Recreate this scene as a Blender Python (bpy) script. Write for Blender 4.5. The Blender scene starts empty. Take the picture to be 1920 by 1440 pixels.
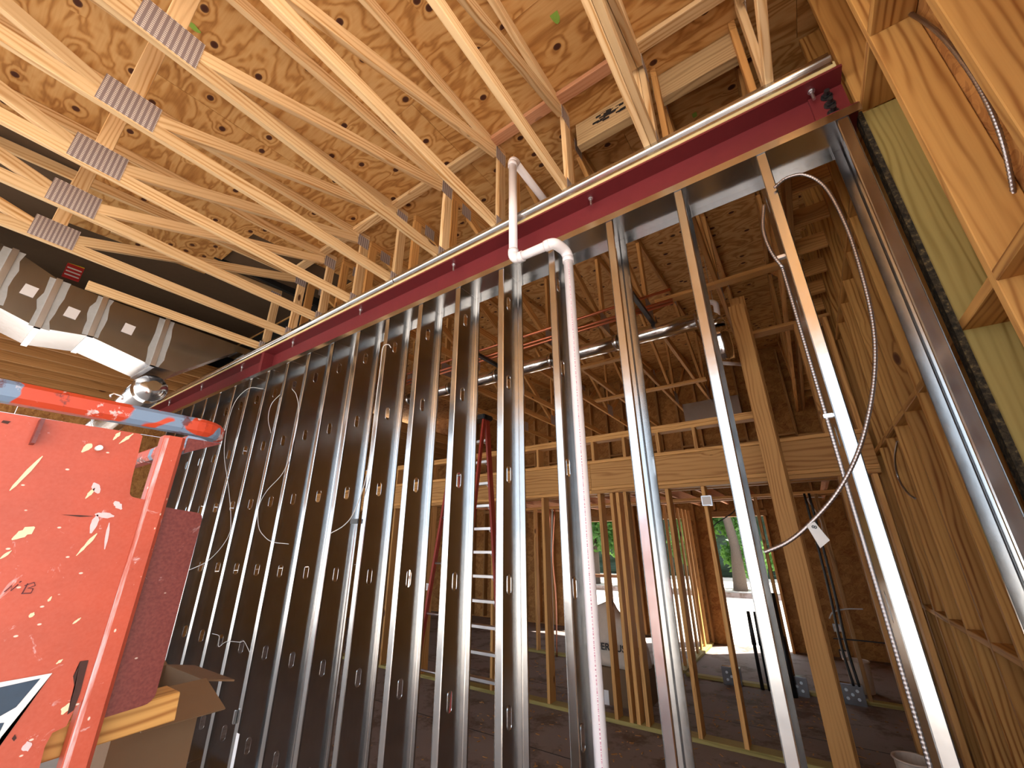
import bpy, bmesh, math, random
from mathutils import Vector, Matrix
from mathutils.geometry import tessellate_polygon
random.seed(7)
S = bpy.context.scene
COL = S.collection
# ------------------------------------------------------------------ camera
FPX, CX, CY, EYE = 767.0, 960.0, 720.0, Vector((0, 0, 1.7))
_Z = Vector((-10, -1961, 767)).normalized()
_Y = Vector((565, 297, 767)).normalized()
_Y = (_Y - _Z * _Y.dot(_Z)).normalized()
_X = _Y.cross(_Z)
def cam2w(v): return Vector((_X.dot(v), _Y.dot(v), _Z.dot(v)))
def ray(x, y): return cam2w(Vector(((x - CX) / FPX, (y - CY) / FPX, 1.0)))
def onX(x, y, X): r = ray(x, y); return EYE + r * (X / r.x)
def onY(x, y, Y): r = ray(x, y); return EYE + r * (Y / r.y)
def onZ(x, y, Z): r = ray(x, y); return EYE + r * ((Z - EYE.z) / r.z)
cam = bpy.data.cameras.new('camera')
cam.sensor_width = 36.0
cam.lens = FPX / 1920 * 36.0
cam.clip_start = 0.02
co = bpy.data.objects.new('camera', cam)
COL.objects.link(co)
r_, d_, f_ = cam2w(Vector((1, 0, 0))), cam2w(Vector((0, 1, 0))), cam2w(Vector((0, 0, 1)))
co.matrix_world = Matrix(((r_.x, -d_.x, -f_.x, 0), (r_.y, -d_.y, -f_.y, 0), (r_.z, -d_.z, -f_.z, EYE.z), (0, 0, 0, 1)))
S.camera = co
# ------------------------------------------------------------------ world, sun, exposure
W = bpy.data.worlds.new('sky'); S.world = W; W.use_nodes = True
bg = W.node_tree.nodes['Background']
bg.inputs[0].default_value = (0.80, 0.90, 1.0, 1)
bg.inputs[1].default_value = 1.1
sun = bpy.data.lights.new('sun', 'SUN'); sun.energy = 7.5; sun.angle = 0.01; sun.color = (1, 0.95, 0.86)
so = bpy.data.objects.new('sun', sun); COL.objects.link(so)
so.rotation_euler = Vector((0.50, 0.42, 1.0)).to_track_quat('Z', 'Y').to_euler()
S.view_settings.view_transform = 'Standard'
S.view_settings.look = 'None'
S.view_settings.gamma = 1.0
S.view_settings.use_curve_mapping = False
S.view_settings.exposure = 1.55
# ------------------------------------------------------------------ materials
MAT = {}
class NT:
    def __init__(s, name):
        m = bpy.data.materials.new(name); m.use_nodes = True
        s.m = m; s.t = m.node_tree; s.n = s.t.nodes; s.l = s.t.links
        s.b = s.n['Principled BSDF']; MAT[name] = m
    def new(s, ty, **kw):
        n = s.n.new(ty)
        for k, v in kw.items():
            if k[0] == 'i' and k[1:].isdigit(): s.put(n, int(k[1:]), v)
            elif k.startswith('in_'): s.put(n, k[3:].replace('_', ' '), v)
            else: setattr(n, k, v)
        return n
    def put(s, n, k, v):
        if hasattr(v, 'is_output') or isinstance(v, bpy.types.NodeSocket): s.l.new(v, n.inputs[k])
        else: n.inputs[k].default_value = v
    def math(s, op, a, b=0.0, c=None):
        n = s.new('ShaderNodeMath', operation=op, i0=a, i1=b)
        if c is not None: s.put(n, 2, c)
        return n.outputs[0]
    def vmath(s, op, a, b):
        return s.new('ShaderNodeVectorMath', operation=op, i0=a, i1=b).outputs[0]
    def noise(s, v, scale, detail=2, rough=0.5, dist=0.0):
        return s.new('ShaderNodeTexNoise', in_Vector=v, in_Scale=scale, in_Detail=detail, in_Roughness=rough, in_Distortion=dist).outputs[0]
    def ramp(s, f, stops):
        n = s.new('ShaderNodeValToRGB', i0=f); e = n.color_ramp.elements
        while len(e) < len(stops): e.new(0.5)
        for q, (p, c) in zip(e, stops):
            q.position = p; q.color = (c[0], c[1], c[2], 1) if hasattr(c, '__len__') else (c, c, c, 1)
        return n.outputs[0]
    def mix(s, f, a, b, bt='MIX'):
        n = s.new('ShaderNodeMix', data_type='RGBA', blend_type=bt)
        s.put(n, 0, f); s.put(n, 6, a if not isinstance(a, tuple) else (*a[:3], 1)); s.put(n, 7, b if not isinstance(b, tuple) else (*b[:3], 1))
        return n.outputs[2]
    def coord(s, rnd=True):
        tc = s.new('ShaderNodeTexCoord').outputs['Object']
        if not rnd: return tc
        r = s.new('ShaderNodeObjectInfo').outputs['Random']
        r2 = s.math('MULTIPLY', r, 37.0)
        c = s.new('ShaderNodeCombineXYZ', i0=r2, i1=s.math('MULTIPLY', r, 71.3), i2=s.math('MULTIPLY', r, 19.7)).outputs[0]
        return s.vmath('ADD', tc, c)
    def bump(s, h, strength=0.3, dist=0.002):
        n = s.new('ShaderNodeBump', in_Strength=strength, in_Distance=dist, in_Height=h)
        s.l.new(n.outputs[0], s.b.inputs['Normal'])
    def fin(s, color=None, rough=0.6, metal=0.0, spec=None):
        if color is not None: s.put(s.b, 'Base Color', color if not isinstance(color, tuple) else (*color[:3], 1))
        s.put(s.b, 'Roughness', rough); s.put(s.b, 'Metallic', metal)
        if spec is not None: s.put(s.b, 'Specular IOR Level', spec)
        return s.m

def wood(name, light, dark, knot=(0.10, 0.035, 0.012), sat=1.0, knots=1.0, var=0.25):
    t = NT(name); p = t.coord()
    st = t.vmath('MULTIPLY', p, (0.16, 1.0, 1.0))
    warp = t.noise(t.vmath('MULTIPLY', p, (1.1, 7.0, 7.0)), 1.0, 2)
    kv = t.new('ShaderNodeTexVoronoi', in_Vector=t.vmath('MULTIPLY', p, (0.9, 2.4, 2.4)), in_Scale=1.9, in_Randomness=1.0).outputs['Distance']
    kn = t.ramp(kv, [(0.05, 1.0), (0.075, 0.7), (0.09, 0.0)])
    ring = t.ramp(kv, [(0.04, 1.0), (0.22, 0.0)])
    yy = t.new('ShaderNodeSeparateXYZ', i0=st)
    ph = t.math('ADD', t.math('MULTIPLY', yy.outputs[1], 210.0), t.math('MULTIPLY', yy.outputs[2], 150.0))
    ph = t.math('ADD', ph, t.math('MULTIPLY', warp, 26.0))
    ph = t.math('ADD', ph, t.math('MULTIPLY', ring, 7.0))
    g = t.math('MULTIPLY_ADD', t.math('SINE', ph), 0.5, 0.5)
    g = t.math('POWER', g, 2.6)
    fine = t.noise(t.vmath('MULTIPLY', p, (3.0, 160.0, 160.0)), 1.0, 2)
    big = t.noise(t.vmath('MULTIPLY', p, (0.8, 3.0, 3.0)), 1.0, 2)
    amp = t.ramp(t.noise(t.vmath('MULTIPLY', p, (1.1, 12.0, 12.0)), 1.0, 2), [(0.35, 0.15), (0.68, 1.0)])
    f = t.math('ADD', t.math('MULTIPLY', t.math('MULTIPLY', g, amp), 0.95), t.math('MULTIPLY', fine, 0.28))
    f = t.math('ADD', f, t.math('MULTIPLY', t.math('SUBTRACT', big, 0.5), 0.5))
    c = t.mix(t.new('ShaderNodeClamp', i0=f).outputs[0], light, dark)
    rn = t.new('ShaderNodeObjectInfo').outputs['Random']
    c = t.mix(1.0, c, t.ramp(rn, [(0.0, (1 - var, 1 - var * 1.15, 1 - var * 1.35)), (1.0, (1.12, 1.1, 1.06))]), 'MULTIPLY')
    if knots: c = t.mix(t.math('MULTIPLY', kn, knots), c, knot)
    t.bump(f, 0.25, 0.0015)
    return t.fin(c, 0.62, 0, 0.3)
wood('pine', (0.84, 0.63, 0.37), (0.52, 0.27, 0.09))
wood('pine_gold', (0.62, 0.35, 0.11), (0.25, 0.09, 0.016))
wood('weathered', (0.52, 0.37, 0.20), (0.30, 0.19, 0.09), knots=0.6)
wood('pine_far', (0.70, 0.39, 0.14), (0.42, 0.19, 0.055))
wood('pine_pink', (0.74, 0.40, 0.24), (0.56, 0.24, 0.12), knots=0.5)
wood('treated', (0.42, 0.34, 0.12), (0.24, 0.18, 0.05), knots=0.5, var=0.1)
wood('rough_wood', (0.50, 0.27, 0.10), (0.28, 0.13, 0.04))

def mold():
    t = NT('moldy_edge'); p = t.coord(False); n = t.noise(p, 38.0, 5, 0.7)
    t.bump(n, 0.6, 0.006)
    return t.fin(t.ramp(n, [(0.42, (0.010, 0.009, 0.006)), (0.55, (0.05, 0.038, 0.02)), (0.70, (0.24, 0.18, 0.08))]), 0.9)
mold()
def plywood():
    t = NT('plywood'); p = t.coord()
    q = t.vmath('MULTIPLY', p, (0.75, 2.1, 1.0))
    vk = t.new('ShaderNodeTexVoronoi', voronoi_dimensions='2D', in_Vector=t.vmath('MULTIPLY', p, (1.0, 1.3, 1.0)), in_Scale=3.4)
    off = t.math('GREATER_THAN', t.new('ShaderNodeSeparateColor', i0=vk.outputs['Color']).outputs[0], 0.62)
    kv = t.math('ADD', vk.outputs['Distance'], off)
    kn = t.ramp(kv, [(0.055, 1.0), (0.085, 0.9), (0.10, 0.0)])
    ring = t.ramp(kv, [(0.05, 1.0), (0.32, 0.0)])
    w = t.noise(q, 1.9, 3, 0.5, 0.5)
    ph = t.math('ADD', t.math('MULTIPLY', w, 52.0), t.math('MULTIPLY', ring, 9.0))
    g = t.math('POWER', t.math('MULTIPLY_ADD', t.math('SINE', ph), 0.5, 0.5), 1.6)
    fine = t.noise(t.vmath('MULTIPLY', p, (6.0, 90.0, 1.0)), 1.0, 2)
    big = t.noise(p, 1.3, 2)
    f = t.math('ADD', t.math('MULTIPLY', g, 0.42), t.math('ADD', t.math('MULTIPLY', fine, 0.3), t.math('MULTIPLY', big, 0.35)))
    c = t.ramp(f, [(0.2, (0.70, 0.43, 0.18)), (0.55, (0.56, 0.29, 0.09)), (0.9, (0.30, 0.12, 0.03))])
    c = t.mix(kn, c, (0.07, 0.022, 0.012))
    t.bump(f, 0.15, 0.001)
    return t.fin(c, 0.7, 0, 0.25)
plywood()
def osb(name, a, b):
    t = NT(name); p = t.coord()
    d = t.noise(p, 6.0, 1)
    v1 = t.new('ShaderNodeTexVoronoi', in_Vector=t.vmath('MULTIPLY', t.vmath('ADD', p, t.new('ShaderNodeCombineXYZ', i0=d, i1=d, i2=d).outputs[0]), (30, 9, 30)), in_Scale=1.0)
    v2 = t.new('ShaderNodeTexVoronoi', in_Vector=t.vmath('MULTIPLY', p, (8, 26, 12)), in_Scale=1.0)
    f = t.math('MULTIPLY', t.math('ADD', t.new('ShaderNodeSeparateColor', i0=v1.outputs['Color']).outputs[0], t.new('ShaderNodeSeparateColor', i0=v2.outputs['Color']).outputs[1]), 0.5)
    c = t.mix(f, a, b); t.bump(f, 0.4, 0.003)
    return t.fin(c, 0.75, 0, 0.25)
osb('osb', (0.52, 0.26, 0.08), (0.24, 0.09, 0.025))

def metal(name, col, rough, var=0.12, bumpy=0.06, metal_=1.0):
    t = NT(name); p = t.coord()
    n1 = t.noise(p, 9.0, 3); n2 = t.noise(t.vmath('MULTIPLY', p, (1, 1, 0.15)), 60.0, 2)
    f = t.math('ADD', t.math('MULTIPLY', n1, 0.6), t.math('MULTIPLY', n2, 0.4))
    c = t.mix(f, tuple(x * (1 - var) for x in col), tuple(min(1, x * (1 + var)) for x in col))
    r = t.math('ADD', rough - 0.07, t.math('MULTIPLY', f, 0.14))
    t.bump(n1, bumpy, 0.01)
    return t.fin(c, r, metal_)
metal('galvanized', (0.58, 0.59, 0.60), 0.19)
metal('galvanized_duct', (0.36, 0.365, 0.385), 0.24, bumpy=0.06)
metal('duct_shiny', (0.72, 0.73, 0.75), 0.18, bumpy=0.05)
metal('foil', (0.8, 0.8, 0.82), 0.12, bumpy=0.5)
metal('zinc_bolt', (0.70, 0.72, 0.75), 0.35)
metal('conduit_metal', (0.36, 0.335, 0.34), 0.34)
metal('copper', (0.85, 0.33, 0.20), 0.3)
metal('aluminium', (0.72, 0.70, 0.70), 0.38)
metal('black_steel', (0.05, 0.05, 0.055), 0.45, metal_=0.6)

def paint(name, col, rough=0.45, var=0.15, scale=14.0):
    t = NT(name); p = t.coord()
    n = t.noise(p, scale, 4, 0.6)
    c = t.mix(n, tuple(x * (1 - var) for x in col), tuple(min(1, x * (1 + var)) for x in col))
    t.bump(n, 0.1, 0.002)
    return t.fin(c, rough)
paint('beam_red', (0.15, 0.018, 0.022), 0.42)
paint('void_shade', (0.004, 0.0035, 0.003), 0.95)  # near-black tone that paints the dark void above the duct
paint('deck_back', (0.10, 0.06, 0.03), 0.9)
paint('pvc', (0.84, 0.80, 0.83), 0.3, 0.03)
paint('black_plastic', (0.015, 0.015, 0.017), 0.4)
paint('white_paper', (0.75, 0.72, 0.72), 0.7, 0.05)
paint('cardboard', (0.17, 0.10, 0.05), 0.8, 0.1)
paint('nailer', (0.62, 0.50, 0.24), 0.7, 0.12, 30)
paint('cable_white', (0.62, 0.60, 0.58), 0.5, 0.05)
paint('ladder_red', (0.32, 0.035, 0.02), 0.5)
paint('navy', (0.018, 0.045, 0.085), 0.5, 0.4, 40)
paint('sticker_white', (0.75, 0.75, 0.76), 0.5, 0.08)
paint('tag_grey', (0.40, 0.40, 0.40), 0.4, 0.2)
paint('bag_white', (0.55, 0.46, 0.38), 0.6, 0.15)
paint('print_black', (0.012, 0.012, 0.013), 0.6, 0.1)
paint('red_mark', (0.5, 0.02, 0.02), 0.6, 0.1)
paint('ink', (0.09, 0.02, 0.03), 0.6, 0.1)
paint('yellow_tag', (0.75, 0.62, 0.02), 0.5, 0.05)
paint('sealant', (0.42, 0.43, 0.43), 0.6, 0.15, 30)
paint('green_mark', (0.24, 0.42, 0.06), 0.7, 0.15, 60)

def nail_plate():
    t = NT('nail_plate'); p = t.coord(False)
    x = t.new('ShaderNodeSeparateXYZ', i0=p)
    a = t.math('SINE', t.math('MULTIPLY', x.outputs[0], 6.2832 / 0.0245))
    b = t.math('SINE', t.math('MULTIPLY', x.outputs[1], 6.2832 / 0.0125))
    slot = t.math('MULTIPLY', t.math('GREATER_THAN', a, 0.0), t.math('GREATER_THAN', b, -0.2))
    c = t.mix(slot, (0.30, 0.25, 0.26), (0.80, 0.76, 0.73))
    t.bump(slot, 0.6, 0.004)
    return t.fin(c, 0.4, 0.35)
nail_plate()

def lift_paint(name, base, splat=1.0):
    t = NT(name); p = t.coord(False)
    n = t.noise(p, 7.0, 4, 0.6); fine = t.noise(p, 160.0, 2)
    c = t.mix(n, tuple(x * 0.72 for x in base), tuple(min(1, x * 1.25) for x in base))
    c = t.mix(t.math('MULTIPLY', fine, 0.22), c, (0.7, 0.22, 0.16))
    sc = t.noise(p, 16.0, 5, 0.7, 1.2)
    c = t.mix(t.ramp(sc, [(0.64, 0.0), (0.72, 0.75 * splat)]), c, (0.72, 0.55, 0.56))
    sp = t.new('ShaderNodeTexVoronoi', in_Vector=t.vmath('MULTIPLY', p, (1, 1.7, 1.0)), in_Scale=24.0).outputs['Distance']
    c = t.mix(t.ramp(sp, [(0.06, 0.9 * splat), (0.09, 0.0)]), c, (0.80, 0.68, 0.58))
    ru = t.noise(p, 11.0, 5, 0.65)
    c = t.mix(t.ramp(ru, [(0.70, 0.0), (0.76, 0.9)]), c, (0.06, 0.02, 0.018))
    t.bump(n, 0.2, 0.003)
    return t.fin(c, 0.42)
lift_paint('lift_red', (0.43, 0.054, 0.019), 0.9)
lift_paint('lift_dark_red', (0.085, 0.006, 0.008), 0.6)
def lift_rail():
    t = NT('lift_rail'); p = t.coord(False)
    n = t.noise(p, 9.0, 4, 0.6); m = t.noise(t.vmath('ADD', p, (3, 5, 1)), 6.5, 3, 0.55, 0.4)
    c = t.mix(n, (0.42, 0.030, 0.010), (0.58, 0.075, 0.025))
    c = t.mix(t.ramp(m, [(0.52, 0.0), (0.535, 1.0)]), c, (0.16, 0.24, 0.36))
    r = t.noise(p, 15.0, 5, 0.7)
    c = t.mix(t.ramp(r, [(0.56, 0.0), (0.62, 0.85)]), c, (0.10, 0.02, 0.02))
    w = t.noise(t.vmath('ADD', p, (8, 2, 1)), 22.0, 4, 0.7)
    c = t.mix(t.ramp(w, [(0.60, 0.0), (0.66, 0.9)]), c, (0.68, 0.55, 0.55))
    t.bump(n, 0.4, 0.004)
    return t.fin(c, 0.5)
lift_rail()

def floor_mat():
    t = NT('concrete'); p = t.coord(False)
    n = t.noise(p, 1.3, 5, 0.6); m = t.noise(p, 14.0, 4, 0.6); d = t.noise(p, 3.2, 5, 0.7)
    c = t.mix(n, (0.17, 0.13, 0.115), (0.30, 0.25, 0.235))
    c = t.mix(t.ramp(d, [(0.50, 0.0), (0.62, 0.85)]), c, (0.085, 0.045, 0.022))
    c = t.mix(t.math('MULTIPLY', m, 0.3), c, (0.20, 0.15, 0.12))
    t.bump(m, 0.2, 0.004)
    return t.fin(c, 0.75)
floor_mat()
paint('slab_bounce', (0.42, 0.37, 0.33), 0.7, 0.2, 3)  # paler than the back slab so it bounces light upward
def ground_mat():
    t = NT('pale_ground'); p = t.coord(False)
    n = t.noise(p, 0.5, 5, 0.6)
    c = t.mix(n, (0.55, 0.45, 0.38), (0.70, 0.64, 0.58))
    return t.fin(c, 0.85)
ground_mat()
def leaf_mat():
    t = NT('leaf'); p = t.coord(False)
    n = t.noise(p, 3.0, 3); 
    c = t.mix(n, (0.025, 0.09, 0.03), (0.14, 0.27, 0.07))
    tr = t.new('ShaderNodeBsdfTranslucent', in_Color=t.mix(n, (0.06, 0.20, 0.03, 1), (0.22, 0.42, 0.08, 1)))
    mx = t.new('ShaderNodeMixShader', i0=0.5); out = t.n['Material Output']
    t.fin(c, 0.5); t.l.new(t.b.outputs[0], mx.inputs[1]); t.l.new(tr.outputs[0], mx.inputs[2]); t.l.new(mx.outputs[0], out.inputs[0])
leaf_mat()
def worn_lit():  # mottled wear whose whitish tones also paint the post's highlight
    t = NT('worn_lit_paint'); p = t.coord(False); n = t.noise(t.vmath('MULTIPLY', p, (5, 60, 60)), 1.0, 5, 0.7)
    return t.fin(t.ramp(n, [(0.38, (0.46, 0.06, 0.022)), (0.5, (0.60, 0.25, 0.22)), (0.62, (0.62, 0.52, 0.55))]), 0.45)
worn_lit()
paint('hedge_green', (0.010, 0.028, 0.012), 0.7, 0.6, 5)
paint('bark', (0.10, 0.075, 0.06), 0.9, 0.4, 30)

# ------------------------------------------------------------------ object helpers
def tag(o, label, cat=None, group=None, kind=None):
    o['label'] = label
    if cat: o['category'] = cat
    if group: o['group'] = group
    if kind: o['kind'] = kind
    return o
def empty(name, loc=(0, 0, 0)):
    o = bpy.data.objects.new(name, None); COL.objects.link(o); o.location = loc; o.empty_display_size = 0.05
    return o
def mobj(name, me, mat, parent=None, loc=None):
    if not me.materials: me.materials.append(MAT[mat])
    o = bpy.data.objects.new(name, me); COL.objects.link(o)
    if parent: o.parent = parent; o.matrix_parent_inverse = Matrix.Translation(parent.location).inverted()
    if loc is not None: o.location = loc
    return o
def from_bm(name, bm, mat, parent=None, loc=None, smooth=False):
    me = bpy.data.meshes.new(name); bm.to_mesh(me); bm.free()
    if smooth:
        for p in me.polygons: p.use_smooth = True
    return mobj(name, me, mat, parent, loc)
def bbox(bm, lo, hi):
    vs = [bm.verts.new((x, y, z)) for x in (lo[0], hi[0]) for y in (lo[1], hi[1]) for z in (lo[2], hi[2])]
    for f in ((0, 1, 3, 2), (4, 6, 7, 5), (0, 4, 5, 1), (2, 3, 7, 6), (0, 2, 6, 4), (1, 5, 7, 3)):
        bm.faces.new([vs[i] for i in f])
_cache = {}
def board_mesh(L, w, t, mat, bev=0.003):
    k = (round(L, 3), round(w, 4), round(t, 4), mat)
    if k in _cache: return _cache[k]
    bm = bmesh.new(); bbox(bm, (0, -w / 2, -t / 2), (L, w / 2, t / 2))
    if bev:
        b = min(bev, w * 0.2, t * 0.2)
        es = [e for e in bm.edges if abs(e.verts[0].co.x - e.verts[1].co.x) > L * 0.5]
        bmesh.ops.bevel(bm, geom=es, offset=b, segments=1, affect='EDGES')
    me = bpy.data.meshes.new('board'); bm.to_mesh(me); bm.free(); me.materials.append(MAT[mat])
    _cache[k] = me
    return me
def board(name, a, b, w, t, wdir, mat, parent=None, bev=0.003):
    """straight lumber from a to b; w measured along wdir, t across"""
    a = Vector(a); b = Vector(b); d = (b - a); L = d.length; d.normalize()
    wd = Vector(wdir); wd = (wd - d * wd.dot(d)).normalized(); td = d.cross(wd)
    o = mobj(name, board_mesh(L, w, t, mat, bev), mat, parent)
    o.matrix_basis = Matrix(((d.x, wd.x, td.x, a.x), (d.y, wd.y, td.y, a.y), (d.z, wd.z, td.z, a.z), (0, 0, 0, 1)))
    return o
def box(name, lo, hi, mat, parent=None, bev=0.0):
    lo = Vector(lo); hi = Vector(hi); c = (lo + hi) / 2; h = (hi - lo) / 2
    bm = bmesh.new(); bbox(bm, -h, h)
    if bev: bmesh.ops.bevel(bm, geom=bm.edges[:], offset=bev, segments=2, affect='EDGES')
    return from_bm(name, bm, mat, parent, c)
def extrude_poly(pts, depth):
    """closed 2D outline (x,y) extruded along z 0..depth, as bmesh"""
    bm = bmesh.new(); n = len(pts)
    a = [bm.verts.new((x, y, 0)) for x, y in pts]; b = [bm.verts.new((x, y, depth)) for x, y in pts]
    bm.faces.new(a[::-1]); bm.faces.new(b)
    for i in range(n): bm.faces.new((a[i], a[(i + 1) % n], b[(i + 1) % n], b[i]))
    return bm
def frame_matrix(o, x, y, z):
    return Matrix(((x[0], y[0], z[0], o[0]), (x[1], y[1], z[1], o[1]), (x[2], y[2], z[2], o[2]), (0, 0, 0, 1)))
def tube_bm(pts, r, seg=12, caps=True, bm=None, radii=None):
    bm = bm or bmesh.new(); pts = [Vector(p) for p in pts]; rings = []; up = None
    for i, p in enumerate(pts):
        d = (pts[min(i + 1, len(pts) - 1)] - pts[max(i - 1, 0)]).normalized()
        if up is None: up = d.orthogonal().normalized()
        up = (up - d * up.dot(d)).normalized(); sd = d.cross(up)
        rr = radii[i] if radii else r
        rings.append([bm.verts.new(p + (up * math.cos(q) + sd * math.sin(q)) * rr) for q in (2 * math.pi * k / seg for k in range(seg))])
    for u, v in zip(rings, rings[1:]):
        for k in range(seg): bm.faces.new((u[k], u[(k + 1) % seg], v[(k + 1) % seg], v[k]))
    if caps: bm.faces.new(rings[0][::-1]); bm.faces.new(rings[-1])
    return bm
def tube(name, pts, r, mat, parent=None, seg=12, radii=None):
    o = from_bm(name, tube_bm(pts, r, seg, radii=radii), mat, parent)
    for p in o.data.polygons: p.use_smooth = len(p.vertices) == 4
    return o
def smooth_path(ctrl, n=10):
    """Catmull-Rom through control points"""
    P = [Vector(c) for c in ctrl]; P = [P[0] * 2 - P[1]] + P + [P[-1] * 2 - P[-2]]; out = []
    for i in range(1, len(P) - 2):
        for k in range(n):
            t = k / n
            out.append(0.5 * ((2 * P[i]) + (P[i + 1] - P[i - 1]) * t + (2 * P[i - 1] - 5 * P[i] + 4 * P[i + 1] - P[i + 2]) * t * t + (3 * P[i] - P[i - 1] - 3 * P[i + 1] + P[i + 2]) * t ** 3))
    out.append(P[-2]); return out
def bend(a, c, b, r, n=6):
    """points of a round bend of radius r at corner c between a and b"""
    a, b, c = Vector(a), Vector(b), Vector(c); u = (a - c).normalized(); v = (b - c).normalized()
    ang = u.angle(v); t = r / math.tan(ang / 2); o = c + (u + v).normalized() * (r / math.sin(ang / 2))
    s, e = c + u * t - o, c + v * t - o
    ax = s.cross(e).normalized(); th = s.angle(e)
    return [o + Matrix.Rotation(th * k / n, 3, ax) @ s for k in range(n + 1)]
ORD = ['first', 'second', 'third', 'fourth', 'fifth', 'sixth', 'seventh', 'eighth', 'ninth', 'tenth', 'eleventh', 'twelfth', 'thirteenth', 'fourteenth',
       'fifteenth', 'sixteenth', 'seventeenth', 'eighteenth', 'nineteenth', 'twentieth', 'twenty-first', 'twenty-second']
#SECTIONS
# ------------------------------------------------------------------ ground, floor, roof deck
SLOPE = 0.08
def deck(y): return 4.70 + SLOPE * y
FY = 1.965            # front face of the steel stud partition
RX = 0.62             # face of the framed wall on the right
fl = box('floor', (-10, 2.2, -0.15), (1.2, 9.3, 0.0), 'concrete'); tag(fl, 'dusty brown concrete slab of the back room', kind='structure')
fl = box('floor', (-10, -3.4, -0.15), (1.2, 2.2, 0.0), 'slab_bounce'); tag(fl, 'unseen slab before the steel partition, made pale to bounce light', kind='structure')  # out of view; same slab, coloured pale to light the ceiling by bounce
gr = box('ground', (-60, -60, -0.40), (60, 70, -0.16), 'pale_ground'); tag(gr, 'pale sunlit ground outside the building', kind='structure')
ce = empty('ceiling', (-4, 2, 4.86)); tag(ce, 'plywood roof deck', kind='structure')
pan = None
PW, PL = 1.222, 2.437
deck_rot = Matrix.Rotation(math.atan(SLOPE), 4, 'X')
bm = bmesh.new(); bbox(bm, (-PL / 2, -PW / 2, 0), (PL / 2, PW / 2, 0.016)); pm = bpy.data.meshes.new('plywood_panel'); bm.to_mesh(pm); bm.free(); pm.materials.append(MAT['plywood'])
for j in range(-3, 8):
    yc = 0.10 + 1.22 * j + 0.61
    off = 1.22 if j % 2 else 0.0
    for i in range(-1, 5):
        if 0.63 - off - 2.44 * i < -4.3 and j < 2: continue
        o = mobj('plywood_panel', pm, 'plywood', ce)
        o.matrix_basis = Matrix.Translation((0.95 - off - 2.44 * i - 1.22 + 0.9, yc, deck(yc))) @ deck_rot
bm = bmesh.new(); L_ = 13.6
bbox(bm, (-6.6, -6.6, 0.017), (6.9, 4.9, 0.05)); rf = from_bm('roof', bm, 'deck_back'); tag(rf, 'roofing layer covering the plywood deck', kind='structure')
rf.matrix_basis = Matrix.Translation((-4.0, 4.9, deck(4.9))) @ deck_rot
bm = bmesh.new(); bbox(bm, (-5.2, -3.3, 6.2), (-5.12, 2.4, 6.25))  # added hood over the duct; the void's darkness is put into its colour
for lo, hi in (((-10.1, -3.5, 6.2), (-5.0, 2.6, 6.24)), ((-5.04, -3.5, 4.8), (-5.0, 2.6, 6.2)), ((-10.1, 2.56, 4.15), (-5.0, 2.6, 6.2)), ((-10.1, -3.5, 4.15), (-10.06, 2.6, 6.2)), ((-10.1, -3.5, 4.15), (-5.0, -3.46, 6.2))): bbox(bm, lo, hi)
o = from_bm('roof', bm, 'void_shade'); tag(o, 'near-black hood added over the duct, colouring in a dark void', kind='structure')
def on_deck(x, y):
    r = ray(x, y); t = (4.70 - EYE.z) / (r.z - SLOPE * r.y); return EYE + r * t
for (x, y, rx, ry) in ((1040, 30, 0.028, 0.05), (362, 50, 0.02, 0.04), (1302, 215, 0.02, 0.03)):
    c = on_deck(x, y); bm = bmesh.new()
    bm.faces.new([bm.verts.new((c.x + rx * math.cos(a) * (0.8 + 0.4 * random.random()), c.y + ry * math.sin(a) * (0.8 + 0.4 * random.random()), c.z - 0.0015)) for a in (2 * math.pi * k / 11 for k in range(11))])
    from_bm('paint_mark', bm, 'green_mark', ce)
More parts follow.
